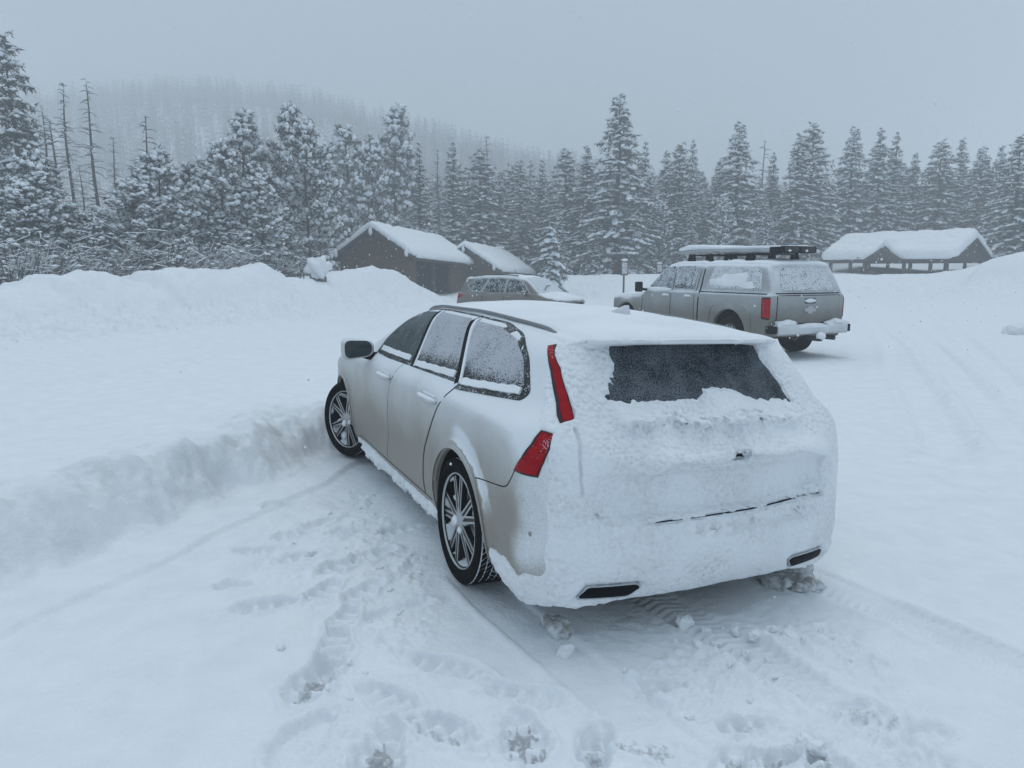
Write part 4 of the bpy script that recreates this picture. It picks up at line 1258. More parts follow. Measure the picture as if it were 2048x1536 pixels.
# ---------------------------------------------------------------- wheels
def wheel_meshes(R=.335, rim=.252, W=.225, nspoke=5, twin=True, blocks=58, seed=1, rows=5, lug=.009, chunky=False):
    """meshes of one wheel, outer face towards +y"""
    h = W/2; out = {}
    b = MB()
    prof = [(rim-.015, -h*.75), (rim, -h*.86), (rim+.03, -h*.97), (R-.05, -h*1.02), (R-.022, -h*.95), (R-.008, -h*.86), (R-.008, h*.86),
            (R-.022, h*.95), (R-.05, h*1.02), (rim+.03, h*.97), (rim+.002, h*.88), (rim-.015, h*.78)]
    b.lathe(prof, 72); out['tyre'] = (b, 'rubber', True)
    # tread blocks
    t = MB(); rs = random.Random(seed)
    ys = np.linspace(-h*.82, h*.82, rows+1)
    for i in range(rows):
        y0, y1 = ys[i]+.004, ys[i+1]-.004
        n = blocks if not chunky else blocks
        for k in range(n):
            a = (k + .5*(i % 2))*2*math.pi/n; da = 2*math.pi/n*.36
            sk = (.012 if i < rows/2 else -.012)/R
            V = []
            for rr in (R-.012, R-.002+lug*.0):
                for (yy, s1) in ((y0, 1), (y1, -1)):
                    for s in (-1, 1):
                        aa = a + s*da + s1*sk
                        V.append((rr*math.cos(aa), yy, rr*math.sin(aa)))
            V = np.array(V)[[0, 1, 3, 2, 4, 5, 7, 6]]
            t.add(V, [(4, 5, 6, 7), (0, 1, 5, 4), (1, 2, 6, 5), (2, 3, 7, 6), (3, 0, 4, 7)])
    out['tread'] = (t, 'rubber', False)
    s = MB(); s.lathe([(R-.0075, -h*.84), (R-.006, -h*.5), (R-.006, h*.5), (R-.0075, h*.84)], 72); out['tread_snow'] = (s, 'snow', True)
    # rim barrel and backing
    b = MB(); b.lathe([(rim+.002, h*.84), (rim-.002, h*.90), (rim-.006, h*.90), (rim-.009, h*.80), (rim-.011, h*.78)], 72); out['rim_ring'] = (b, 'rim_face', True)
    b = MB(); b.lathe([(.0001, h*.18), (.10, h*.18), (.19, h*.08), (rim-.05, h*.0), (rim-.03, h*.3), (rim-.011, h*.79)], 60); out['brake_disc'] = (b, 'brake', True)
    # spokes
    sp = []
    for k in range(nspoke):
        a = k*2*math.pi/nspoke + .3
        for sgn in ((-1, 1) if twin else (0,)):
            da = sgn*(.19 if twin else 0)
            p0 = np.array([math.cos(a+da*.6), math.sin(a+da*.6)])*.035
            p1 = np.array([math.cos(a+da*1.15), math.sin(a+da*1.15)])*(rim-.012)
            d = (p1-p0)/np.linalg.norm(p1-p0); q = np.array([-d[1], d[0]])
            wa, wb = (.021, .018) if twin else (.035, .028)
            bar = MB()
            ya, yb = h*.80, h*.74
            pts = [p0-q*wa, p0+q*wa, p1+q*wb, p1-q*wb]
            V = [(p[0], ya-.035, p[1]) for p in pts] + [(p[0], y, p[1]) for p, y in zip(pts, (ya, ya, yb, yb))]
            bar.add(V, [(0, 1, 2, 3), (7, 6, 5, 4), (0, 4, 5, 1), (1, 5, 6, 2), (2, 6, 7, 3), (3, 7, 4, 0)])
            # bright machined edge
            edge = MB()
            for e in (-1, 1):
                pe = [p0+q*(wa*e), p0+q*(wa*e-.011*e), p1+q*(wb*e-.010*e), p1+q*(wb*e)]
                if e < 0: pe = pe[::-1]
                V = [(p[0], y, p[1]) for p, y in zip(pe, ((ya, ya, yb, yb) if e > 0 else (yb, yb, ya, ya)))]
                V = [(v[0], v[1]-.004, v[2]) for v in V] + [(v[0], v[1]+.0025, v[2]) for v in V]
                edge.add(V, [(0, 1, 2, 3), (7, 6, 5, 4), (0, 4, 5, 1), (1, 5, 6, 2), (2, 6, 7, 3), (3, 7, 4, 0)])
            sp.append((bar, edge))
    out['spokes'] = sp
    b = MB(); b.lathe([(.0001, h*.86), (.03, h*.86), (.045, h*.82), (.06, h*.76), (.062, h*.4)], 40); out['hub_cap'] = (b, 'rim_face', True)
    # snow packed into the wheel
    rs = random.Random(seed*11); b = MB()
    for k in range(9):
        a = rs.uniform(0, 6.28); r = rs.uniform(.10, rim-.06)
        V, F = noise_blob(1, rs.uniform(.025, .05), .02, rs.uniform(.025, .055), seed*7+k)
        b.add(V + np.array([r*math.cos(a), h*.42, r*math.sin(a)]), F)
    for k in range(2):
        a = rs.uniform(0, 6.28)
        V, F = noise_blob(1, rs.uniform(.02, .035), .012, rs.uniform(.015, .03), seed*9+k)
        b.add(V + np.array([.05*math.cos(a), h*.84, .05*math.sin(a)]), F)
    out['packed_snow'] = (b, 'snow', True)
    return out

def put_wheel(parent, loc, steer=0.0, side=1, spin=0.0, cache={}, key='wagon', **kw):
    if key not in cache:
        w = wheel_meshes(**kw); d = {}
        for n, v in w.items():
            if n == 'spokes':
                d[n] = [(mesh_from('spoke', np.concatenate(a.V), a.F, False), mesh_from('spoke_edge', np.concatenate(b.V), b.F, False)) for a, b in v]
            else: d[n] = (mesh_from(n, np.concatenate(v[0].V), v[0].F, v[2]), v[1])
        cache[key] = d
    d = cache[key]
    w = obj('wheel', d['rim_ring'][0], M['rim_face'], parent)
    w.location = loc; w.rotation_euler = (0, spin, steer + (0 if side > 0 else math.pi))
    w.rotation_mode = 'YXZ'
    for n in ('tyre', 'tread', 'tread_snow', 'brake_disc', 'hub_cap', 'packed_snow'):
        q = obj(n, d[n][0], M[d[n][1]], w)
        if n in ('tread', 'packed_snow'): q['kind'] = 'stuff'
    for a, b in d['spokes']:
        obj('spoke', a, M['rim_dark'], w); obj('spoke_edge', b, M['rim_face'], w, kind='stuff')
    return w

# ---------------------------------------------------------------- the wagon
WAG_TX, WAG_TY, WAG_PHI, WAG_ROLL = .52, 4.0, .425, math.radians(2.0)
wagon = empty('station_wagon', label='snow-caked silver station wagon with red tail lamps parked in the foreground', category='car')
_R = Matrix.Rotation(math.radians(90) + WAG_PHI, 3, 'Z') @ Matrix.Rotation(WAG_ROLL, 3, 'X')
_piv = Vector((WAG_TX - math.cos(WAG_PHI)*.9, WAG_TY - math.sin(WAG_PHI)*.9, 0.0))
wagon.matrix_world = Matrix.Translation(_piv - _R @ Vector((0, .9, 0))) @ _R.to_4x4()

V, Q = surface_nets(f_wagon, (-1.1, -1.0, .1), (3.9, 1.0, 1.5), .018, 2)
me = mesh_from('body', V, Q)
body = obj('body', me, [M['wagon_paint'], M['black_plastic']], wagon)
cen = V[Q].mean(1)
inside = np.zeros(len(Q), bool)
for ax in (0, WB):
    inside |= (np.hypot(cen[:, 0]-ax, cen[:, 2]-.345) < ARCH_R+.006) & (np.abs(cen[:, 1]) < .885)
inside |= cen[:, 2] < .205
me.polygons.foreach_set('material_index', inside.astype(np.int32)); me.update()

fw = f_wagon_solid
# door skins, seams
SEAM_A = [(1.19, 1.02), (1.235, .97), (1.355, .755), (1.405, .50), (1.475, .345), (1.485, .31)]
SEAM_B = [(.18, 1.03), (.235, .96), (.413, .765), (.56, .58), (.60, .50), (.615, .42), (.62, .31)]
SEAM_F = [(2.38, 1.0), (2.44, .85), (2.46, .6), (2.47, .31)]
for s in (1, -1):
    for nm, fr, re in (('front_door', SEAM_F, SEAM_A), ('rear_door', SEAM_A, SEAM_B)):
        a = smooth_line(fr, 14); b = smooth_line(re, 14)
        poly = [(x-.005, z) for x, z in a] + [(x+.005, z) for x, z in b[::-1]]
        d = patch_obj('door', fw, poly, 'y', s, .004, M['wagon_paint'], wagon, step=.05, thick=.007)
        hx = (1.292+1.596)/2 if nm == 'front_door' else (.321+.615)/2
        hz = .910
        hb = MB()
        pts = [(hx-.15+.30*k/10, 0, .004*math.sin(k/10*math.pi)) for k in range(11)]
        yb = .905
        P = [(p[0]+0, (yb + .012 + .026*math.sin(min(1, max(0, k/10))*math.pi)**.5)*s, hz+p[2]) for k, p in enumerate(pts)]
        hb.tube(P, [.010, .016, .018, .018, .018, .018, .018, .018, .018, .016, .010], 10, flat=1.05)
        hd = hb.build('handle', M['wagon_paint'], d, smooth=True)
        cb = MB(); cb.box((hx-.0, (yb+.004)*s, hz), (.20, .010, .055)); c = cb.build('handle_cup', M['snow'], d); bevel(c, .004)
    for L in (SEAM_A, SEAM_B, SEAM_F):
        patch_obj('door_seam', fw, ribbon_poly(smooth_line(L, 24), .008), 'y', s, .0012, M['black_plastic'], wagon, step=.03, thick=.002)
    for pl_ in ([(-.476, 1.294), (-.514, 1.305), (-.584, 1.260), (-.645, 1.210), (-.728, 1.110), (-.801, 1.015), (-.791, .993), (-.690, 1.105), (-.608, 1.192), (-.545, 1.245)], [(-.768, .968), (-.808, .958), (-.824, .899), (-.826, .846), (-.819, .780), (-.680, .780), (-.740, .852), (-.766, .910)]):
        patch_obj('tail_lamp_bezel', fw, pl_, 'y', s, .004, M['bezel'], wagon, step=.02, thick=.01)
    # fuel flap / bumper joint on the quarter panel
    patch_obj('bumper_seam', fw, ribbon_poly(smooth_line([(-.277, .642), (-.42, .66), (-.569, .678), (-.605, .69), (-.642, .725), (-.690, .785)], 20), .005), 'y', s, .0012, M['black_plastic'], wagon, step=.02, thick=.002)
    patch_obj('sill_seam', fw, ribbon_poly(smooth_line([(.50, .30), (1.0, .295), (1.7, .29), (2.4, .29)], 20), .007), 'y', s, .0012, M['black_plastic'], wagon, step=.04, thick=.002)
    # windows
    W3 = [(.425, 1.352), (.06, 1.340), (-.190, 1.300), (-.355, 1.225), (-.490, 1.085), (.165, 1.035)]
    W2 = [(1.065, 1.366), (.485, 1.358), (.245, 1.055), (.960, 1.042)]
    W1 = [(1.14, 1.366), (1.33, 1.355), (1.62, 1.265), (1.89, 1.10), (1.92, 1.040), (1.05, 1.038)]
    outer = [(1.95, 1.022), (1.90, 1.125), (1.63, 1.288), (1.34, 1.378), (1.06, 1.386), (.48, 1.380), (.05, 1.364), (-.22, 1.325), (-.395, 1.238), (-.535, 1.09), (-.50, 1.048), (.165, 1.003), (.98, 1.004)]
    patch_obj('window_trim', fw, round_poly(outer, [.02, .05, .1, .1, .1, .1, .1, .06, .06, .05, .04, .05, .1]), 'y', s, .003, M['trim'], wagon, step=.05, thick=.005)
    for nm, wpoly, gm in (('rear', W3, 'wagon_glass'), ('mid', W2, 'wagon_glass'), ('front', W1, 'wagon_glass_front')):
        w = patch_obj('side_window', fw, round_poly(wpoly, .03), 'y', s, .006, M[gm], wagon, step=.05, thick=.006)
        # a roll of snow lying on the lower edge
        lw = {'rear': [(-.465, 1.090), (-.17, 1.070), (.15, 1.048)], 'mid': [(.28, 1.070), (.58, 1.062), (.945, 1.054)], 'front': [(1.10, 1.070), (1.5, 1.066), (1.84, 1.066)]}[nm]
        L = np.array(smooth_line(lw, 40)); rj = random.Random(5)
        up = [(x, z + .014 + .006*noise2(x*14, 3.1, 2)) for x, z in L]; dn = [(x, z - .020 + .003*noise2(x*18, 1.7, 1)) for x, z in L]
        patch_obj('sill_snow', fw, [tuple(map(float, p)) for p in up] + [tuple(map(float, p)) for p in dn[::-1]], 'y', s, .014, M['snow'], w, step=.02, thick=.014)
    for (za, zb) in (((1.10, 1.372), (1.005, 1.032)), ((.455, 1.36), (.205, 1.038))):
        rb = ribbon_poly([za, ((za[0]+zb[0])/2, (za[1]+zb[1])/2), zb], .055)
        patch_obj('window_pillar', fw, rb, 'y', s, .0085, M['black_plastic'], wagon, step=.04, thick=.006)
        # rime strip along the rear edge of each pillar
        rb = ribbon_poly([(za[0]-.040, za[1]), ((za[0]+zb[0])/2-.040, (za[1]+zb[1])/2), (zb[0]-.040, zb[1])], .024)
        patch_obj('pillar_snow', fw, rb, 'y', s, .012, M['snow'], wagon, step=.025, thick=.008)
    # tail lamps: tall upper blade and lower block
    patch_obj('tail_lamp', fw, [(-.488, 1.290), (-.514, 1.297), (-.580, 1.253), (-.640, 1.205), (-.723, 1.107), (-.795, 1.015), (-.789, 1.003), (-.705, 1.105), (-.625, 1.192), (-.560, 1.245)], 'y', s, .007, M['tail_red'], wagon, step=.02, thick=.02)
    patch_obj('tail_lamp', fw, [(-.776, .960), (-.806, .951), (-.820, .899), (-.822, .846), (-.815, .790), (-.697, .789), (-.756, .856), (-.778, .910)], 'y', s, .009, M['tail_red'], wagon, step=.02, thick=.02)
    for ax in (0.0, WB):
        lip = [(ax - math.cos(math.radians(a))*r, .345 + math.sin(math.radians(a))*r) for r, rng in ((.392, range(-14, 196, 6)), (.374, range(194, -16, -6))) for a in rng]
        patch_obj('arch_trim', fw, lip, 'y', s, .006, M['wagon_paint'], wagon, step=.03, thick=.02)

# rear glass, wind screen
patch_obj('tailgate_gap', fw, ribbon_poly([(.36, .578), (.25, .58), (.05, .583), (-.17, .586), (-.45, .598), (-.655, .604)], .005), 'x', -1, .0012, M['black_plastic'], wagon, step=.03, thick=.003, start=1.3)
rear_poly = round_poly([(.535, 1.312), (-.535, 1.312), (-.62, .99), (.62, .99)], [.02, .02, .05, .05])
patch_obj('rear_window', fw, rear_poly, 'x', -1, .004, M['wagon_glass_rear'], wagon, step=.05, thick=.006, start=1.3)
patch_obj('windscreen', fw, round_poly([(1.80, .56), (1.80, -.56), (2.50, -.70), (2.50, .70)], .05), 'z', 1, .004, M['wagon_glass_front'], wagon, step=.06, thick=.006, start=1.8)
patch_obj('tailgate_handle', fw, round_poly([(.08, .838), (-.16, .838), (-.16, .862), (.08, .862)], .008), 'x', -1, .004, M['black_plastic'], wagon, step=.03, thick=.008)
# exhaust finishers
for s in (1, -1):
    dy = 0.0 if s > 0 else -.03
    ex = [(.69*s+dy, .262), (.66*s+dy, .328), (.43*s+dy, .325), (.405*s+dy, .308), (.45*s+dy, .255)]
    o1 = patch_obj('exhaust_trim', fw, round_poly(ex, .02), 'x', -1, .016, M['chrome'], wagon, step=.02, thick=.03)
    ctr = np.mean(ex, 0); ex2 = [tuple(ctr + (np.array(p)-ctr)*np.array([.945, .76])) for p in ex]
    patch_obj('exhaust_outlet', fw, round_poly(ex2, .016), 'x', -1, .0185, plain('exhaust_dark', (.003, .004, .007), .5, Specular_IOR_Level=.05) if s == 1 else bpy.data.materials['exhaust_dark'], wagon, step=.02, thick=.02)
# parking sensor
b = MB(); b.lathe([(.0001, 0), (.011, 0), (.0125, -.004)], 20); q = b.build('parking_sensor', M['wagon_paint'], wagon, smooth=True); q.location = (-.806, .868, .534); q.rotation_euler = (0, 0, math.radians(48))
# roof rails
for s in (1, -1):
    b = MB(); xs = np.linspace(1.50, -.42, 40)
    pts = []
    for x in xs:
        e = min(1, (1.50-x)/.12, (x+.42)/.12)
        yb = .585*(w_green(x)); zt = w_top(x) - .055*(yb/.62)**2
        pts.append((x, s*yb, zt - .012 + .030*max(0, e)**.5))
    b.tube(pts, .010, 10); b.build('roof_rail', M['rail'], wagon, smooth=True)
# antenna fin
b = MB()
fin = [(.10, 1.412), (.0, 1.444), (-.10, 1.474), (-.135, 1.476), (-.150, 1.40)]
Vf = [(x, yy*(1 if z < 1.42 else .35), z) for yy in (-.016, .016) for x, z in fin]
b.add(Vf, [(0, 1, 2, 3, 4), (9, 8, 7, 6, 5)] + [(i, 5+i, 5+(i+1) % 5, (i+1) % 5) for i in range(5)])
o = b.build('antenna_fin', M['wagon_paint'], wagon); bevel(o, .003)
# door mirrors
for s in (1, -1):
    c = np.array([1.97, s*.985, 1.05])
    def fm(P):
        q = (P - c)*np.array([1, s, 1])
        d = np.stack([np.abs(q[..., 0]) - .060, np.abs(q[..., 1]) - .122, np.abs(q[..., 2]) - .088 + .022*sstep(.12, -.12, q[..., 1]) + .03*sstep(-.02, .12, q[..., 1])*0], -1)
        d = d + .055
        out = np.linalg.norm(np.maximum(d, 0), axis=-1) + np.minimum(d.max(-1), 0) - .055
        return smax(out, -(q[..., 0] + .062), .012)
    Vm, Qm = surface_nets(fm, c-.17, c+.17, .012, 2)
    mo = obj('door_mirror', mesh_from('door_mirror', Vm, Qm), M['wagon_paint'], wagon)
    patch_obj('mirror_glass', fm, round_poly([(s*.985-.092*s, 1.005), (s*.985+.100*s, .980), (s*.985+.104*s, 1.11), (s*.985-.09*s, 1.103)], .045), 'x', -1, .007, M['mirror_glass'], mo, step=.04, thick=.006, start=-1.2)
    b = MB(); b.tube([(1.95, s*.82, .99), (1.96, s*.90, .99), (1.97, s*.955, 1.0)], [.035, .028, .022], 8); b.build('mirror_stalk', M['black_plastic'], mo, smooth=True)
# wheels
put_wheel(wagon, (0, .795, .335), 0, 1, .2)
put_wheel(wagon, (0, -.795, .335), 0, -1, 1.0)
put_wheel(wagon, (WB, .80, .335), math.radians(24), 1, .9)
put_wheel(wagon, (WB, -.80, .335), math.radians(24), -1, .5)

# ---------------------------------------------------------------- snow on the wagon
CLEAR = [(.41, 1.36), (.43, 1.24), (.50, 1.13), (.525, 1.085), (.44, 1.075), (.20, 1.07), (.05, 1.075), (-.02, 1.11), (-.12, 1.12), (-.22, 1.085), (-.30, 1.055), (-.42, 1.05), (-.525, 1.045), (-.51, 1.12), (-.44, 1.25), (-.40, 1.36)]
SEAM_G = [(.695, .98), (.70, .78), (.69, .695), (.64, .63), (.56, .59), (.40, .578), (.25, .58), (-.17, .586), (-.45, .598), (-.655, .604), (-.68, .66)]
PLATE = [(.40, .785), (.31, .838), (.05, .836), (-.03, .860), (-.27, .842), (-.40, .85), (-.62, .80), (-.66, .66), (-.1, .60), (.36, .64)]
def _snow_rear(P):
    x = P[..., 0]; y = P[..., 1]; z = P[..., 2]
    f = f_wagon_solid(P)
    n1 = fbm3(P, 5.0, 3); n2 = fbm3(P + 3.3, 22.0, 2)
    sd_r = rear_x(y, z) - x
    rear = sstep(-.085, -.01, sd_r + .03*n1 - .085*sstep(.74, .86, y)*sstep(.28, .40, z))
    t = .017 + .008*n1 + .0022*n2
    # ledge of fallen snow under the glass
    lump = np.abs(fbm3(P + 7.7, 13.0, 3))
    t = t + .046*np.exp(-((z - 1.015)/.045)**2)*sstep(.54, .44, np.abs(y - .0))*(.45 + 2.6*lump + .8*n1)
    t = t + .022*np.exp(-((z - .845)/.05)**2)*sstep(.75, .4, np.abs(y))
    # cleared glass
    c = poly_sd(y + .022*n2 + .03*n1, z + .020*n2 + .025*n1, CLEAR)
    t = np.where(z > .95, np.minimum(t, .010 + c*.9), t)
    t = np.where((z > 1.24) & (y < .40 + .02*n2) & (y > -.44 + .03*n1), -.02, t)
    # slab that slid off round the plate
    pl = poly_sd(y + .02*n1, z + .015*n1, PLATE)
    t = t + .028*sstep(.10, .0, pl)*sstep(-.004, .004, pl)*sstep(.70, .80, z) - .009*sstep(.003, -.003, pl)
    # cracked open along the tailgate joint
    sd, tt, _ = seg_dist(y + .012*n1, z + .012*n2, SEAM_G)
    t = t - np.where(tt > .30, .040, .016)*sstep(.0085, .003, sd)*sstep(-.35, .10, fbm3(P + 2.2, 6.0, 2))
    # scoured strip along the bumper top
    st = sstep(.055, .02, np.abs(z - .535 + .05*y*0))*sstep(.28, .1, y)*sstep(-.62, -.5, y)
    t = t - .024*st*sstep(-.30, .10, fbm3(P + 4.4, 14.0, 3))
    # chips fallen away round the handle and the lamp's inner end
    for (cy, cz, rr_) in ((-.06, .852, .050),):
        cd = np.hypot((y - cy)*.6, (z - cz)*1.5)
        t = t - .05*sstep(rr_, rr_*.4, cd + .05*np.abs(n2) + .03*n1)
    # hanging crust at the bumper's left corner
    t = t + .018*np.exp(-((y - .68)/.14)**2)*np.exp(-((z - .22)/.07)**2)*(1 + n2)
    t = t + .03*np.exp(-(((y + .58)/.07)**2 + ((z - .585)/.045)**2))
    # crust thrown up behind the rear wheel
    crust = (.030 + .02*n2)*sstep(.37, .27, z + .06*n1)*sstep(-.36, -.46, x)*sstep(.4, .6, np.abs(y))
    # lamps stay bare on the near side
    for poly in ([(-.476, 1.294), (-.514, 1.305), (-.584, 1.260), (-.645, 1.210), (-.728, 1.110), (-.801, 1.015), (-.791, .993), (-.690, 1.105), (-.608, 1.192), (-.545, 1.245)], [(-.768, .968), (-.808, .958), (-.824, .899), (-.826, .846), (-.819, .780), (-.680, .780), (-.740, .852), (-.766, .910)]):
        l = poly_sd(x + .006*n2, z + .006*n2, poly)
        t = np.where(y > .55, np.minimum(t, l*1.2 + .004), t)
    t_ex = np.full(t.shape, 9.0)
    for s in (1, -1):
        e = poly_sd(y + (0 if s > 0 else .03), z, [(.70*s, .25), (.67*s, .338), (.42*s, .335), (.39*s, .31), (.44*s, .243)])
        t_ex = np.minimum(t_ex, e*.8 + .012)
    # quarter panel keeps a thin skin only
    t = np.where(rear > .999, t, t*rear - .006*(1-rear))
    t = np.maximum(t, np.where(crust > .004, crust, -1))
    t = np.minimum(t, t_ex)
    return f - t
f_snow_rear = banded(f_wagon_solid, _snow_rear, .13)
Vr, Qr = surface_nets(f_snow_rear, (-1.1, -.98, .12), (-.42, .98, 1.36), .0085, 1)
obj('rear_snow', mesh_from('rear_snow', Vr, Qr), M['snow_pebbled'], wagon, label='pebbled white snow crust over the tailgate and bumper')

def _snow_top(P):
    x = P[..., 0]; y = np.abs(P[..., 1]); z = P[..., 2]
    f = f_wagon_solid(P)
    n1 = fbm3(P, 3.0, 3)
    inner = sstep(.575, .54, y*(2 - w_green(x)))
    t = .005 + .014*inner + .008*n1 + .006*sstep(.3, -.5, x)
    # thick rounded lip over the spoiler
    t = t + .010*np.exp(-((x + .66)/.10)**2)*sstep(.62, .5, y)
    dz = z - (w_top(x) - .055*(y/.62)**2*sstep(2.6, 1.7, x))
    t = t - .13*sstep(-.014, -.060, dz)          # only where it faces up
    t = t - .06*sstep(.585, .63, y)*(x < 2.0)
    t = t + .02*sstep(2.3, 2.7, x)
    t = t - .04*sstep(1.62, 1.75, x)*sstep(2.6, 2.45, x) - .05*sstep(3.5, 3.7, x) - .05*sstep(.78, .86, y)
    return f - t
f_snow_top = banded(f_wagon_solid, _snow_top, .11)
Vr, Qr = surface_nets(f_snow_top, (-.85, -.9, .80), (3.75, .9, 1.54), .018, 1)
obj('roof_snow', mesh_from('roof_snow', Vr, Qr), M['snow_soft'], wagon)

def _snow_sill(P):
    x = P[..., 0]; z = P[..., 2]
    n1 = fbm3(P, 9.0, 3); n2 = fbm3(P + 1.7, 30.0, 2)
    t = -.012 + .055*sstep(.27, .20, z + .04*n1)*sstep(2.5, 2.2, x)*sstep(.40, .5, x)*(1 + .5*n2) + .05*n1*sstep(.28, .2, z)
    t = t + .02*sstep(1.6, 2.2, x)*sstep(.30, .2, z)
    return f_wagon_solid(P) - t
f_snow_sill = banded(f_wagon_solid, _snow_sill, .13)
Vr, Qr = surface_nets(f_snow_sill, (.38, .70, .08), (2.55, 1.0, .40), .011, 1)
obj('sill_crust', mesh_from('sill_crust', Vr, Qr), M['snow'], wagon)
# ---------------------------------------------------------------- the pickup
TRK_X, TRK_Y, TRK_PHI = 5.33, 15.25, .425
TRK_WB = 3.75
p_top = curve([-1.4, -1.15, -.9, -.4, .4, .95, 1.02, 1.2, 2.0, 2.35, 2.75, 3.12, 3.3, 3.9, 4.5, 4.75, 4.9], [1.70, 1.80, 1.885, 1.915, 1.93, 1.925, 1.91, 1.93, 1.925, 1.87, 1.60, 1.28, 1.235, 1.20, 1.12, 1.02, .8])
p_sec = curve([.3, .45, .55, .8, 1.0, 1.15, 1.24, 1.28, 1.33, 1.6, 1.8, 1.9, 2.05], [.88, .95, .985, 1.0, .995, .985, .975, .945, .925, .86, .80, .74, .6])
p_plan = curve([-1.4, -1.1, -.8, 3.8, 4.4, 4.9], [.97, .985, 1, 1, .97, .86])
p_rear = curve([.3, .5, .75, 1.24, 1.27, 1.30, 1.5, 1.75, 1.88, 2.0], [-1.05, -1.12, -1.14, -1.15, -1.13, -1.12, -1.03, -.90, -.82, -.5])
def f_truck_solid(P):
    x = P[..., 0]; y = np.abs(P[..., 1]); z = P[..., 2]
    wy = p_sec(z)*p_plan(x)
    hood = sstep(3.0, 3.3, x)
    wy = wy - .06*hood*sstep(1.0, 1.2, z)
    for ax in (0.0, TRK_WB):
        r = np.hypot(x-ax, z-.45); wy = wy + .03*np.exp(-((r-.52)/.07)**2)
    f1 = (y-wy)*.95
    dz = (p_top(x+.01)-p_top(x-.01))/.02
    f2 = (z - p_top(x) + .05*(y/.8)**2)/np.sqrt(1+dz*dz)
    dr = (p_rear(z+.01)-p_rear(z-.01))/.02
    f3 = (p_rear(z) + .035*(y/.9)**4 - x)/np.sqrt(1+np.minimum(dr*dr, 4))
    f4 = x - (4.72 - .25*(y/.95)**4)
    f = smax(smax(smax(f1, f2, .09), f3, .05), f4, .12)
    return smax(f, .42 - z, .03)
def f_truck(P):
    x = P[..., 0]; y = np.abs(P[..., 1]); z = P[..., 2]
    f = f_truck_solid(P)
    for ax in (0.0, TRK_WB):
        f = np.maximum(f, -np.maximum(np.hypot(x-ax, z-.45) - .50, .62 - y))
    return f
M['truck_paint'] = paint_mat('pickup_paint', (.36, .375, .38), (.17, .163, .142), .30, .95, .72, 1.25, .02, .45, shoulder=.15)
M['bumper'] = paint_mat('rimed_bumper', (.55, .56, .57), (.48, .49, .50), -.35, .45, .3, .8)
M['truck_glass'] = frost_glass('pickup_glass', .50, 60, 1.3, 1.8, .1, frost=(.62, .66, .70))
M['truck_glass_cap'] = frost_glass('cap_glass', .60, 40, 1.3, 1.8, .05, frost=(.66, .69, .72))
truck = empty('pickup_truck', (TRK_X, TRK_Y, gz(TRK_X, TRK_Y)), math.radians(90)+TRK_PHI, label='silver pickup truck with a camper cap, rimed over, parked beyond the wagon', category='truck')
V, Q = surface_nets(f_truck, (-1.3, -1.15, .35), (4.95, 1.15, 2.05), .03, 2)
me = mesh_from('body', V, Q); obj('body', me, [M['truck_paint'], M['black_plastic']], truck)
cen = V[Q].mean(1); ins = cen[:, 2] < .45
for ax in (0, TRK_WB): ins |= (np.hypot(cen[:, 0]-ax, cen[:, 2]-.45) < .51) & (np.abs(cen[:, 1]) < .93)
me.polygons.foreach_set('material_index', ins.astype(np.int32)); me.update()
ft = f_truck_solid
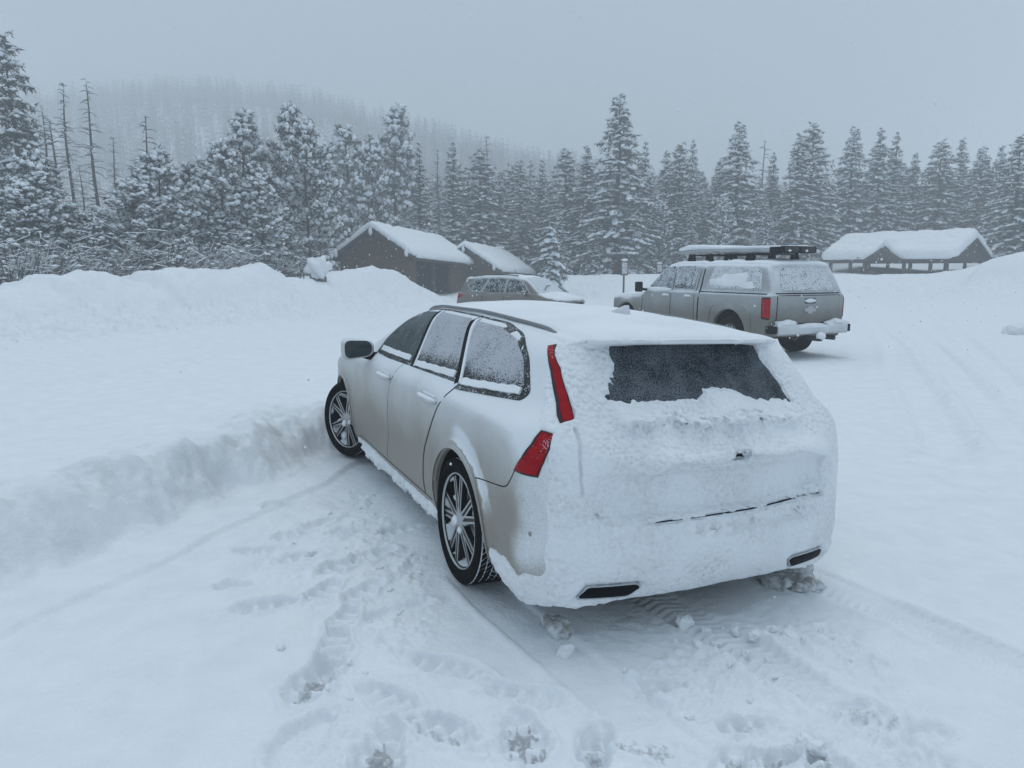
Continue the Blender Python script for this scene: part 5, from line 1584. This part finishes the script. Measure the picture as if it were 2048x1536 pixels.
for s in (1, -1):
    w1 = [(3.02, 1.33), (2.55, 1.70), (2.35, 1.80), (2.05, 1.82), (2.02, 1.33)]
    w2 = [(1.92, 1.33), (1.93, 1.82), (1.35, 1.82), (1.22, 1.70), (1.20, 1.33)]
    w3 = [(.82, 1.36), (.70, 1.80), (-.55, 1.78), (-.72, 1.70), (-.80, 1.36)]
    for wp, m in ((w1, 'truck_glass'), (w2, 'truck_glass'), (w3, 'truck_glass_cap')):
        patch_obj('side_window', ft, round_poly(wp, .06), 'y', s, .006, M[m], truck, step=.08, thick=.01)
    for L, wd in (([(1.0, .55), (1.0, 1.25), (1.0, 1.86)], .04), ([(1.98, .5), (1.97, 1.3), (2.0, 1.84)], .018), ([(3.10, .5), (3.08, 1.25)], .018), ([(-1.08, 1.275), (0, 1.275), (.98, 1.275)], .022), ([(1.12, .52), (1.14, 1.2), (1.10, 1.75)], .016)):
        patch_obj('panel_seam', ft, ribbon_poly(dense(L, .1), wd), 'y', s, .002, M['black_plastic'], truck, step=.06, thick=.004)
    # drift of snow lying against the cap's window, and sills
    V_, F_ = noise_blob(1, .70, .05, .22, 6.3, 4, 1.1); q = obj('window_snow', mesh_from('window_snow', V_, F_), M['snow'], truck); q.location = (.05, s*.878, 1.43)
    V_, F_ = noise_blob(1, .50, .045, .05, 5.3, 3, .25); q = obj('sill_snow', mesh_from('sill_snow', V_, F_), M['snow'], truck); q.location = (2.5, s*.945, 1.30)
    for hx in (1.35, 2.15):
        b = MB(); b.tube([(hx-.11, s*.99, 1.17), (hx-.06, s*1.02, 1.18), (hx+.06, s*1.02, 1.18), (hx+.11, s*.99, 1.17)], .022, 8); b.build('door_handle', M['snow'], truck, smooth=True)
    # tail lamp
    patch_obj('tail_lamp_bezel', ft, round_poly([(-.92, .80), (-.89, 1.21), (-1.095, 1.22), (-1.095, .79)], .03), 'y', s, .006, M['black_plastic'], truck, step=.05, thick=.02)
    patch_obj('tail_lamp', ft, round_poly([(-.95, .83), (-.92, 1.185), (-1.098, 1.20), (-1.098, .82)], .03), 'y', s, .014, M['tail_red'], truck, step=.04, thick=.03)
    patch_obj('bed_crease', ft, ribbon_poly(smooth_line([(-.62, .55), (-.60, .86), (-.42, 1.02), (-.1, 1.05), (.42, 1.04), (.60, .90), (.64, .55)], 24), .035), 'y', s, .012, M['truck_paint'], truck, step=.04, thick=.02)
    # mirror
    c = np.array([3.0, s*1.16, 1.34])
    b = MB(); b.box(c, (.12, .17, .24)); q = b.build('door_mirror', M['black_plastic'], truck); bevel(q, .035, 3)
    b = MB(); b.tube([(2.98, s*.95, 1.27), (2.99, s*1.10, 1.29)], .03, 8); b.build('mirror_arm', M['black_plastic'], q)
    # mud flap
    b = MB(); b.box((-.56, s*.86, .46), (.02, .26, .34)); b.build('mud_flap', M['rubber'], truck)
    # corner bumper sections with steps, each under its cap of snow
    b = MB(); b.box((-1.22, s*.64, .60), (.17, .54, .20)); q = b.build('bumper_corner', M['bumper'], truck); bevel(q, .04, 3)
    b = MB(); b.box((-1.16, s*.955, .60), (.26, .07, .15)); q = b.build('bumper_step', M['black_plastic'], truck); bevel(q, .02, 2)
    V_, F_ = noise_blob(1, .11, .27, .08, 7.0+s, 3, .8); V_[:, 2] = np.where(V_[:, 2] < 0, V_[:, 2]*.2, V_[:, 2]); q = obj('bumper_snow', mesh_from('bumper_snow', V_, F_), M['snow'], truck); q.location = (-1.21, s*.64, .70)
b = MB(); b.box((-1.22, 0, .58), (.17, .80, .16)); q = b.build('bumper_bar', M['bumper'], truck); bevel(q, .03, 3)
V_, F_ = noise_blob(1, .10, .42, .06, 9.1, 3, .3); q = obj('bumper_snow', mesh_from('bumper_snow', V_, F_), M['snow'], truck); q.location = (-1.23, 0, .66)
b = MB(); b.box((-1.28, -.02, .42), (.35, .09, .09)); q = b.build('tow_hitch', M['dark_metal'], truck); bevel(q, .01)
V_, F_ = noise_blob(1, .09, .10, .08, 2.2, 2, .3); q = obj('hitch_snow', mesh_from('hitch_snow', V_, F_), M['snow'], truck); q.location = (-1.42, -.06, .47)
b = MB(); b.tube([(-.7, -.62, .40), (-1.2, -.66, .40)], .045, 12); b.build('tail_pipe', M['dark_metal'], truck, smooth=True)
b = MB(); b.tube([(0, -.8, .42), (0, .8, .42)], .07, 10); b.build('rear_axle', M['dark_metal'], truck, smooth=True)
# tailgate, cap's rear window, plate and emblem
patch_obj('tailgate', ft, round_poly([(.80, .72), (-.80, .72), (-.80, 1.235), (.80, 1.235)], .03), 'x', -1, .010, M['truck_paint'], truck, step=.08, thick=.02, start=1.6)
patch_obj('tailgate_seam', ft, round_poly([(.815, .70), (-.815, .70), (-.815, 1.255), (.815, 1.255)], .03), 'x', -1, .002, M['black_plastic'], truck, step=.08, thick=.01, start=1.6)
patch_obj('rear_window', ft, round_poly([(.70, 1.34), (-.70, 1.34), (-.57, 1.77), (.57, 1.77)], .09), 'x', -1, .008, M['truck_glass_cap'], truck, step=.08, thick=.015, start=1.6)
patch_obj('cap_seam', ft, ribbon_poly(dense([(.93, 1.285), (-.93, 1.285)], .1), .022), 'x', -1, .003, M['black_plastic'], truck, step=.06, thick=.006, start=1.6)
bow = [(-.15, -.035), (-.13, .03), (-.055, .03), (-.06, .07), (.055, .07), (.065, .03), (.15, .03), (.13, -.03), (.055, -.03), (.06, -.07), (-.055, -.07), (-.065, -.035)]
patch_obj('emblem', ft, [(y, z+.97) for y, z in bow], 'x', -1, .026, plain('emblem_rimed', (.46, .47, .47), .5, .3), truck, step=.04, thick=.02, start=1.6)
patch_obj('tailgate_handle', ft, round_poly([(.14, 1.09), (-.14, 1.09), (-.14, 1.19), (.14, 1.19)], .02), 'x', -1, .016, M['dark_metal'], truck, step=.05, thick=.012, start=1.6)
V_, F_ = noise_blob(1, .03, .15, .04, 6.0, 2, .2); q = obj('handle_snow', mesh_from('handle_snow', V_, F_), M['snow'], truck); q.location = (-1.165, 0, 1.145)
patch_obj('windscreen', ft, round_poly([(2.42, .62), (2.42, -.62), (3.05, -.76), (3.05, .76)], .06), 'z', 1, .006, M['truck_glass'], truck, step=.1, thick=.01, start=2.3)
b = MB(); b.tube([(3.5, -.70, 1.2), (3.45, -.70, 1.75)], .006, 6); b.build('antenna', M['black_plastic'], truck)
def f_truck_snow(P):
    x = P[..., 0]; y = np.abs(P[..., 1]); z = P[..., 2]
    n = fbm3(P, 1.8, 3)
    dz = z - (p_top(x) - .05*(y/.8)**2)
    t = .035 + .03*n - .12*sstep(-.02, -.09, dz) - .1*sstep(.70, .82, y)*(x < 3) - .1*sstep(.90, .98, y) - .08*sstep(2.35, 2.5, x)*sstep(3.2, 3.05, x) - .1*sstep(4.5, 4.65, x)
    return f_truck_solid(P) - t
V, Q = surface_nets(f_truck_snow, (-1.1, -1.0, .95), (4.8, 1.0, 2.1), .04, 1)
obj('roof_snow', mesh_from('roof_snow', V, Q), M['snow_soft'], truck)
for x, st in ((0, 0), (TRK_WB, .1)):
    for s in (1, -1): put_wheel(truck, (x, s*.84, .41), st, s, x, key='pickup', R=.41, rim=.235, W=.28, nspoke=6, twin=False, blocks=30, seed=5, rows=4, chunky=True)
for o_ in truck.children:
    if o_.name.startswith('wheel'):
        for c_ in o_.children:
            if c_.name.startswith('tread_snow'): c_.scale = (.975, 1, .975)

# long flat carrier on the pickup's roof bars
car = empty('roof_carrier', label='long flat roof carrier with a black end, snow-covered, on top of the pickup', category='roof rack')
car.matrix_world = truck.matrix_basis @ Matrix.Translation((0, 0, .055))
def f_tray(P):
    x = P[..., 0]; y = np.abs(P[..., 1]); z = P[..., 2]
    zc = 2.085 + .012*(x-.8) - .03*sstep(1.9, 2.7, x)
    w = .46 - .10*sstep(1.6, 2.7, x)
    return smax(smax(np.abs(z-zc) - .042 + .025*sstep(1.4, 2.7, x), y-w, .04), np.maximum(-.50-x, x-2.65), .05)
V, Q = surface_nets(f_tray, (-.8, -.6, 1.95), (2.8, .6, 2.25), .03, 1); obj('deck', mesh_from('deck', V, Q), plain('carrier_grey', (.42, .44, .46), .5), car)
b = MB(); b.box((-.64, .0, 2.08), (.36, .92, .135)); q = b.build('end_box', M['black_plastic'], car); bevel(q, .04, 3)
for y in (-.22, .22):
    b = MB(); b.box((-.822, y, 2.085), (.012, .36, .10)); r_ = b.build('end_panel', M['dark_metal'], q); bevel(r_, .004)
    V_, F_ = noise_blob(1, .014, .035, .022, 3.1+y, 2, .9); s_ = obj('end_snow', mesh_from('end_snow', V_, F_), M['snow'], r_); s_.location = (-.828, y+.05, 2.055)
def f_traysnow(P):
    x = P[..., 0]; y = np.abs(P[..., 1]); z = P[..., 2]; n = fbm2(x*1.2, P[..., 1]*1.2, 3, 3.0)
    zc = 2.125 + .012*(x-.8) - .03*sstep(1.9, 2.7, x)
    T = .055 + .05*sstep(.6, 1.8, x)*sstep(2.6, 2.1, x) + .03*n
    return smax(smax(smax(z-zc-T, zc-.01-z, .03), y-.47+.10*sstep(1.6, 2.7, x), .06), np.maximum(-.82-x, x-2.60), .08)
V, Q = surface_nets(f_traysnow, (-.95, -.65, 2.0), (2.8, .65, 2.35), .04, 1); obj('carrier_snow', mesh_from('carrier_snow', V, Q), M['snow_soft'], car)
for x in (-.1, .55, 1.15, 1.75):
    b = MB(); b.tube([(x, -.62, 2.005), (x, .62, 2.005)], .018, 8); b.build('cross_bar', M['dark_metal'], car, smooth=True)
    for y in (-.60, .60):
        for dx in (-.055, .055):
            b = MB(); b.add(*[np.array([(-.06, -.04, -.09), (.06, -.04, -.09), (.06, .04, -.09), (-.06, .04, -.09), (-.02, -.03, .10), (.02, -.03, .10), (.02, .03, .10), (-.02, .03, .10)]) + np.array([x+dx, y, 1.925]), [(0, 3, 2, 1), (4, 5, 6, 7), (0, 1, 5, 4), (1, 2, 6, 5), (2, 3, 7, 6), (3, 0, 4, 7)]])
            q = b.build('foot', M['black_plastic'], car); bevel(q, .008)

# ---------------------------------------------------------------- the crossover
SUV_B = math.radians(35)
s_top = curve([-2.3, -2.1, -1.9, -1.3, -.4, .3, .75, 1.05, 1.35, 1.6, 2.0, 2.2, 2.4], [1.2, 1.50, 1.60, 1.665, 1.68, 1.65, 1.56, 1.36, 1.16, 1.07, .98, .88, .6])
s_sec = curve([.2, .3, .5, .75, .95, 1.03, 1.08, 1.15, 1.35, 1.55, 1.62, 1.75], [.84, .89, .91, .92, .905, .88, .85, .83, .755, .67, .62, .5])
s_plan = curve([-2.4, -2.1, -1.6, 1.4, 1.9, 2.4], [.84, .93, 1, 1, .94, .78])
s_rear = curve([.2, .45, .7, .95, 1.05, 1.3, 1.55, 1.7], [-2.15, -2.26, -2.27, -2.22, -2.18, -2.02, -1.90, -1.7])
def f_suv_solid(P):
    x = P[..., 0]; y = np.abs(P[..., 1]); z = P[..., 2]
    wy = s_sec(z)*s_plan(x)
    f1 = (y-wy)*.93
    dz = (s_top(x+.01)-s_top(x-.01))/.02
    f2 = (z - s_top(x) + .05*(y/.65)**2)/np.sqrt(1+dz*dz)
    f3 = (s_rear(z) + .10*(y/.8)**3 - x)*.9
    f4 = x - (2.28 - .30*(y/.9)**3)
    return smax(smax(smax(smax(f1, f2, .08), f3, .07), f4, .1), .24-z, .04)
def f_suv(P):
    x = P[..., 0]; y = np.abs(P[..., 1]); z = P[..., 2]; f = f_suv_solid(P)
    for ax in (-1.32, 1.38): f = np.maximum(f, -np.maximum(np.hypot(x-ax, z-.36)-.40, .6-y))
    return f
M['suv_paint'] = paint_mat('crossover_paint', (.20, .185, .165), (.15, .135, .12), .45, .95, .3, 1.0)
M['suv_glass'] = frost_glass('crossover_glass', .42, 40, 1.1, 1.5, .05, frost=(.55, .6, .62))
M['suv_screen'] = plain('snowed_screen', (.60, .64, .68), .7)
suv = empty('crossover_car', (.28, 25.2, gz(.2, 25)-.02), -SUV_B, label='grey-brown crossover facing right, dusted with snow, beyond the wagon roof', category='car')
V, Q = surface_nets(f_suv, (-2.4, -1.02, .15), (2.42, 1.02, 1.78), .032, 2)
me = mesh_from('body', V, Q); obj('body', me, [M['suv_paint'], M['black_plastic']], suv)
cen = V[Q].mean(1); ins = cen[:, 2] < .42
me.polygons.foreach_set('material_index', ins.astype(np.int32)); me.update()
fs = f_suv_solid
for s in (1, -1):
    for wp in ([(.92, 1.12), (.62, 1.44), (.20, 1.54), (.02, 1.54), (-.02, 1.10)], [(-.10, 1.10), (-.07, 1.54), (-.75, 1.55), (-.98, 1.12)], [(-1.07, 1.13), (-.88, 1.54), (-1.35, 1.52), (-1.66, 1.34), (-1.45, 1.16)]):
        patch_obj('side_window', fs, round_poly(wp, .04), 'y', s, .006, M['suv_glass'], suv, step=.08, thick=.01)
    patch_obj('window_trim', fs, round_poly([(1.02, 1.07), (.66, 1.47), (.20, 1.575), (-.75, 1.585), (-1.38, 1.55), (-1.72, 1.34), (-1.47, 1.11)], .05), 'y', s, .002, plain('trim_grey', (.35, .37, .39), .5) if s == 1 else bpy.data.materials['trim_grey'], suv, step=.08, thick=.006)
    for L in ([(-.05, .4), (-.06, 1.08)], [(1.15, .4), (1.10, .95)], [(-.95, .75), (-1.0, 1.08)]):
        patch_obj('door_seam', fs, ribbon_poly(dense(L, .1), .014), 'y', s, .002, M['black_plastic'], suv, step=.06, thick=.004)
    b = MB(); b.box((.83, s*1.0, 1.10), (.14, .22, .15)); q = b.build('door_mirror', M['suv_paint'], suv); bevel(q, .05, 3)
    b = MB(); b.tube([(.85, s*.82, 1.05), (.84, s*.92, 1.06)], .03, 6); b.build('mirror_arm', M['black_plastic'], q)
    for hx in (.12, -.80):
        b = MB(); b.tube([(hx-.1, s*.905, .96), (hx-.05, s*.935, .965), (hx+.05, s*.935, .965), (hx+.1, s*.905, .96)], .016, 6); b.build('door_handle', M['suv_paint'], suv, smooth=True)
    patch_obj('tail_lamp', fs, round_poly([(-1.82, 1.00), (-2.12, 1.06), (-2.16, .90), (-1.98, .88)], .03), 'y', s, .010, M['tail_red'], suv, step=.05, thick=.03)
    b = MB(); b.tube([(.35, s*.60, 1.655), (.0, s*.615, 1.685), (-1.0, s*.615, 1.685), (-1.6, s*.60, 1.63)], .016, 8); b.build('roof_rail', M['dark_metal'], suv, smooth=True)
    b = MB(); b.box((2.06, s*.62, .78), (.14, .34, .10)); q = b.build('head_lamp', M['chrome'], suv); bevel(q, .03)
    for x in (-1.32, 1.38): put_wheel(suv, (x, s*.80, .36), 0, s, x, key='suv', R=.36, rim=.235, W=.22, seed=9)
b = MB(); b.box((2.22, 0, .66), (.10, .80, .28)); q = b.build('grille', M['black_plastic'], suv); bevel(q, .04)
patch_obj('windscreen', fs, round_poly([(.62, .56), (.62, -.56), (1.36, -.68), (1.36, .68)], .06), 'z', 1, .010, M['suv_screen'], suv, step=.1, thick=.012, start=2.0)
b = MB(); b.tube([(1.33, -.5, 1.20), (1.18, -.15, 1.32), (1.15, .1, 1.34)], .012, 5); b.build('wiper', M['black_plastic'], suv)
def f_suv_snow(P):
    x = P[..., 0]; y = np.abs(P[..., 1]); z = P[..., 2]; n = fbm3(P, 2.0, 3)
    dz = z - (s_top(x) - .05*(y/.65)**2)
    t = .018 + .03*n - .1*sstep(-.02, -.08, dz) - .1*sstep(.62, .72, y)*(x < 1.2) - .1*sstep(.82, .9, y) - .07*sstep(.55, .65, x)*sstep(1.45, 1.35, x) - .1*sstep(2.0, 2.15, x)
    return f_suv_solid(P) - t
V, Q = surface_nets(f_suv_snow, (-2.1, -.95, .85), (2.2, .95, 1.80), .04, 1)
obj('roof_snow', mesh_from('roof_snow', V, Q), M['snow_soft'], suv)
# ---------------------------------------------------------------- signs, boulder, chunks
def sign(px, top, Y, w, h, label, post_h=2.4):
    x, _, zt = at(px, top, Y); g = gz(x, Y)
    o = empty('trail_sign', (x, Y, g), math.atan2(-x, Y)*.0 + .15, label=label, category='sign')
    z0 = zt - g
    b = MB(); b.box((0, 0, z0-h/2), (w, .05, h)); p = b.build('board', M['beam'], o); bevel(p, .012)
    b = MB(); b.box((.03*w, -.028, z0-h*.52), (w*.72, .008, h*.78)); f = b.build('face', M['sign_face'], p)
    b = MB(); b.box((0, .06, (z0-h*.3)/2-.4), (.10, .07, z0-h*.3+.8)); b.build('post', M['beam'], o)
    V, F = noise_blob(1, w*.5, .07, .09, px*.1, 2, .25); q = obj('snow_cap', mesh_from('snow_cap', V, F), M['snow'], o); q.location = (0, 0, z0+.03)
def _face():
    t = NT('sign_face')
    mp = t.n('ShaderNodeMapping'); mp.inputs['Scale'].default_value = (1, 1, 7.5); t.l(t.coord('Object'), mp.inputs['Vector'])
    n = t.noise(2.2, 3, .6, mp.outputs[0])
    t.set(Base_Color=t.mix(t.ramp(n, .46, .58), (.42, .40, .40), (.68, .70, .72)), Roughness=.8); return t.m
M['sign_face'] = _face()
sign(1249, 521, 45, .46, .90, 'small snow-blown trail sign on a post left of the pickup')
sign(1319, 527, 60, .55, .75, 'faint farther sign just above the pickup bonnet')

# boulder-like mound with a tall cap on the plough bank
x, y, _ = at(634, 560, 33.0); zt = at(634, 514, 33.0)[2]; g = gz(x, y)
o = empty('capped_stump', (x, y, g), 0, label='dark stump under a lump of snow on the plough bank left of the restroom', category='stump')
V, F = noise_blob(1, .42, .38, .55, 3.7, 3, .5); q = obj('stump', mesh_from('stump', V, F), M['dead_bark'], o); q.location = (.05, 0, -.05)
V, F = noise_blob(1, .55, .52, .55, 4.9, 3, .9); V[:, 2] = np.where(V[:, 2] < 0, V[:, 2]*.85, V[:, 2]); q = obj('snow_cap', mesh_from('snow_cap', V, F), M['snow'], o); q.location = (.05, 0, zt-g-.52)
for i, dx in enumerate((-.75, -.6)):
    b = MB(); b.tube([(dx, 0, -.3), (dx+.03, .02, .5+.2*i)], [.02, .012], 6); b.build('twig', M['dead_bark'], o)
# capped box right of the second block
x, y, _ = at(1100, 560, 52.0); zt = at(1092, 543, 52.0)[2]
o = empty('waste_bin', (x, y, zt-1.15), .3, label='small dark box under a thick slab of snow by the little white spruce', category='box')
b = MB(); b.box((0, 0, .35), (.75, .6, 1.0)); q = b.build('housing', M['door_shade_dark'], o); bevel(q, .05)
b = MB(); b.add([(-.30, -.35, .15), (.42, -.35, .15), (.25, -.35, .80), (-.15, -.35, .80), (-.30, -.30, .15), (.42, -.30, .15), (.25, -.30, .80), (-.15, -.30, .80)], [(0, 1, 2, 3), (7, 6, 5, 4), (0, 4, 5, 1), (1, 5, 6, 2), (2, 6, 7, 3), (3, 7, 4, 0)]); b.build('hatch', M['beam'], o)
V, F = noise_blob(1, .78, .55, .36, 4.4, 3, .3); V[:, 2] = np.where(V[:, 2] < 0, V[:, 2]*.4, V[:, 2]); q = obj('snow_cap', mesh_from('snow_cap', V, F), M['snow'], o); q.location = (-.15, 0, .85)

# snow lumps and clods
def chunk(px, py, w, h, label, mat='snow', seed=1.0, group=None, blocky=.35, name='snow_chunk', cat='snow chunk', lot=False):
    x, y = on_lot(px, py) if lot else on_ground(px, py)
    z = float(terrain(np.array([x]), np.array([y]))[0][0])
    V, F = noise_blob(1, 1, 1, 1, seed, 4, .0)
    V = V*(1 + .9*fbm3(V + seed, 1.0, 2) - .6*np.abs(fbm3(V + seed*2, 1.5, 3)) + .25*fbm3(V - seed, 4.0, 3))[:, None]
    m = np.abs(V).max(1)[:, None]; V = V/np.maximum(m, .01)**.35      # squarer than a ball
    V = V*np.array([w/2, w/2*.68, h/2]) 
    o = obj(name, mesh_from(name, V, F), M[mat], None, label=label, category=cat)
    o.location = (x, y, z + h*.10); o.rotation_euler = (.1, .15, seed*1.7)
    if group: o['group'] = group
    return o
chunk(1115, 1262, .155, .12, 'brownish icy lump on the ground behind the left rear wheel', 'dirt', 3.1)
chunk(1134, 1306, .09, .07, 'small white lump just in front of the brownish icy one', 'snow', 4.2)
chunk(1372, 1250, .085, .10, 'squarish snow block standing up behind the bumper middle', 'snow', 5.7, blocky=.2)
chunk(1572, 1158, .40, .13, 'crumbled grey ice heap under the right end of the bumper', 'dirt', 6.3, blocky=.9)
chunk(1612, 1176, .20, .09, 'greyish ice clod beside the crumbled heap under the bumper', 'dirt', 7.3, blocky=.9)
chunk(562, 1297, .05, .035, 'single snow clod on the smooth snow left of the footprints', 'snow', 8.8)
chunk(2029, 668, .75, .50, 'knee-high snow lump at the right edge of the lot', 'snow', 2.5, lot=True)
rk = random.Random(12)
spots = [(1412, 1262, .09), (1445, 1258, .07), (1470, 1268, .11), (1510, 1285, .12), (1548, 1275, .10), (1580, 1290, .12), (1605, 1300, .10), (1430, 1290, .08), (1490, 1310, .10), (1535, 1320, .09), (1640, 1270, .08), (1665, 1285, .06),
         (1555, 1345, .12), (1395, 1300, .08), (1350, 1290, .06), (1460, 1340, .07), (1620, 1490, .13), (1340, 1335, .05), (1420, 1380, .06), (1250, 1350, .05), (1700, 1330, .06), (1590, 1390, .07), (1500, 1400, .06), (1380, 1440, .06), (1255, 1500, .06), (1300, 1510, .07)]
for i, (px, py, w) in enumerate(spots):
    chunk(px, py, w*rk.uniform(.35, .75), w*rk.uniform(.25, .5), 'white clod among the broken snow thrown up behind the wagon', 'snow', 11.0+i*1.37, 'clods behind the wagon', rk.uniform(.3, .7))
spots = [(655, 1385, .05), (640, 1372, .045), (700, 1330, .05), (740, 1240, .06), (800, 1215, .09), (780, 1180, .06), (660, 1020, .07), (745, 985, .06), (720, 1010, .05), (600, 1040, .06), (585, 1085, .05), (625, 1100, .06), (690, 1095, .05), (760, 1135, .06), (820, 1110, .05), (700, 1400, .04), (730, 1350, .05), (660, 1240, .05)]
for i, (px, py, w) in enumerate(spots):
    chunk(px, py, w*rk.uniform(.5, .9), w*rk.uniform(.25, .5), 'small clod among the trodden snow left of the wagon', 'snow', 51.0+i*1.77, 'clods in the trodden snow', rk.uniform(.3, .7))

# ---------------------------------------------------------------- falling snow
def flakes():
    r = np.random.RandomState(15)
    N = 15000
    P = np.stack([r.uniform(-34, 34, N), r.uniform(2.0, 48, N), r.uniform(-.6, 14, N)], 1)
    P = P[np.linalg.norm(P - np.array([0, 0, CAM_H]), axis=1) > 2.2]
    d = np.linalg.norm(P, axis=1)
    oc = (np.array([(1, 0, 0), (-1, 0, 0), (0, 1, 0), (0, -1, 0), (0, 0, 1), (0, 0, -1)], float), np.array([(0, 2, 4), (2, 1, 4), (1, 3, 4), (3, 0, 4), (2, 0, 5), (1, 2, 5), (3, 1, 5), (0, 3, 5)]))
    s = r.uniform(.004, .012, len(P))*np.where(d > 7, 1.4, 1.0)*np.where(d > 15, 1.6, 1.0)
    V, F = scatter([oc], P, s, r.uniform(0, 6.28, len(P)), np.stack([r.uniform(.7, 1.2, len(P)), r.uniform(.7, 1.2, len(P)), r.uniform(.8, 1.5, len(P))], 1))
    # near the wagon: the air under its tail is full of them
    obj('falling_snow', mesh_from('falling_snow', V, F, True), plain('flake', (.9, .92, .94), .7), kind='stuff', label='snowflakes falling through the air over the whole lot', category='snowfall')
flakes()

# ---------------------------------------------------------------- the snowy air
b = MB(); b.box((-40, 285, 60.0), (1300, 760, 124))
t = NT('snowy_air'); t.t.nodes.remove(t.b)
v = t.n('ShaderNodeVolumePrincipled'); v.inputs['Color'].default_value = (.96, .98, 1.0, 1); v.inputs['Density'].default_value = .0044; v.inputs['Anisotropy'].default_value = .1
t.l(v.outputs[0], t.out.inputs['Volume'])
b.build('haze', t.m, kind='stuff', label='pale snow-filled air over the lot and hill', category='haze')
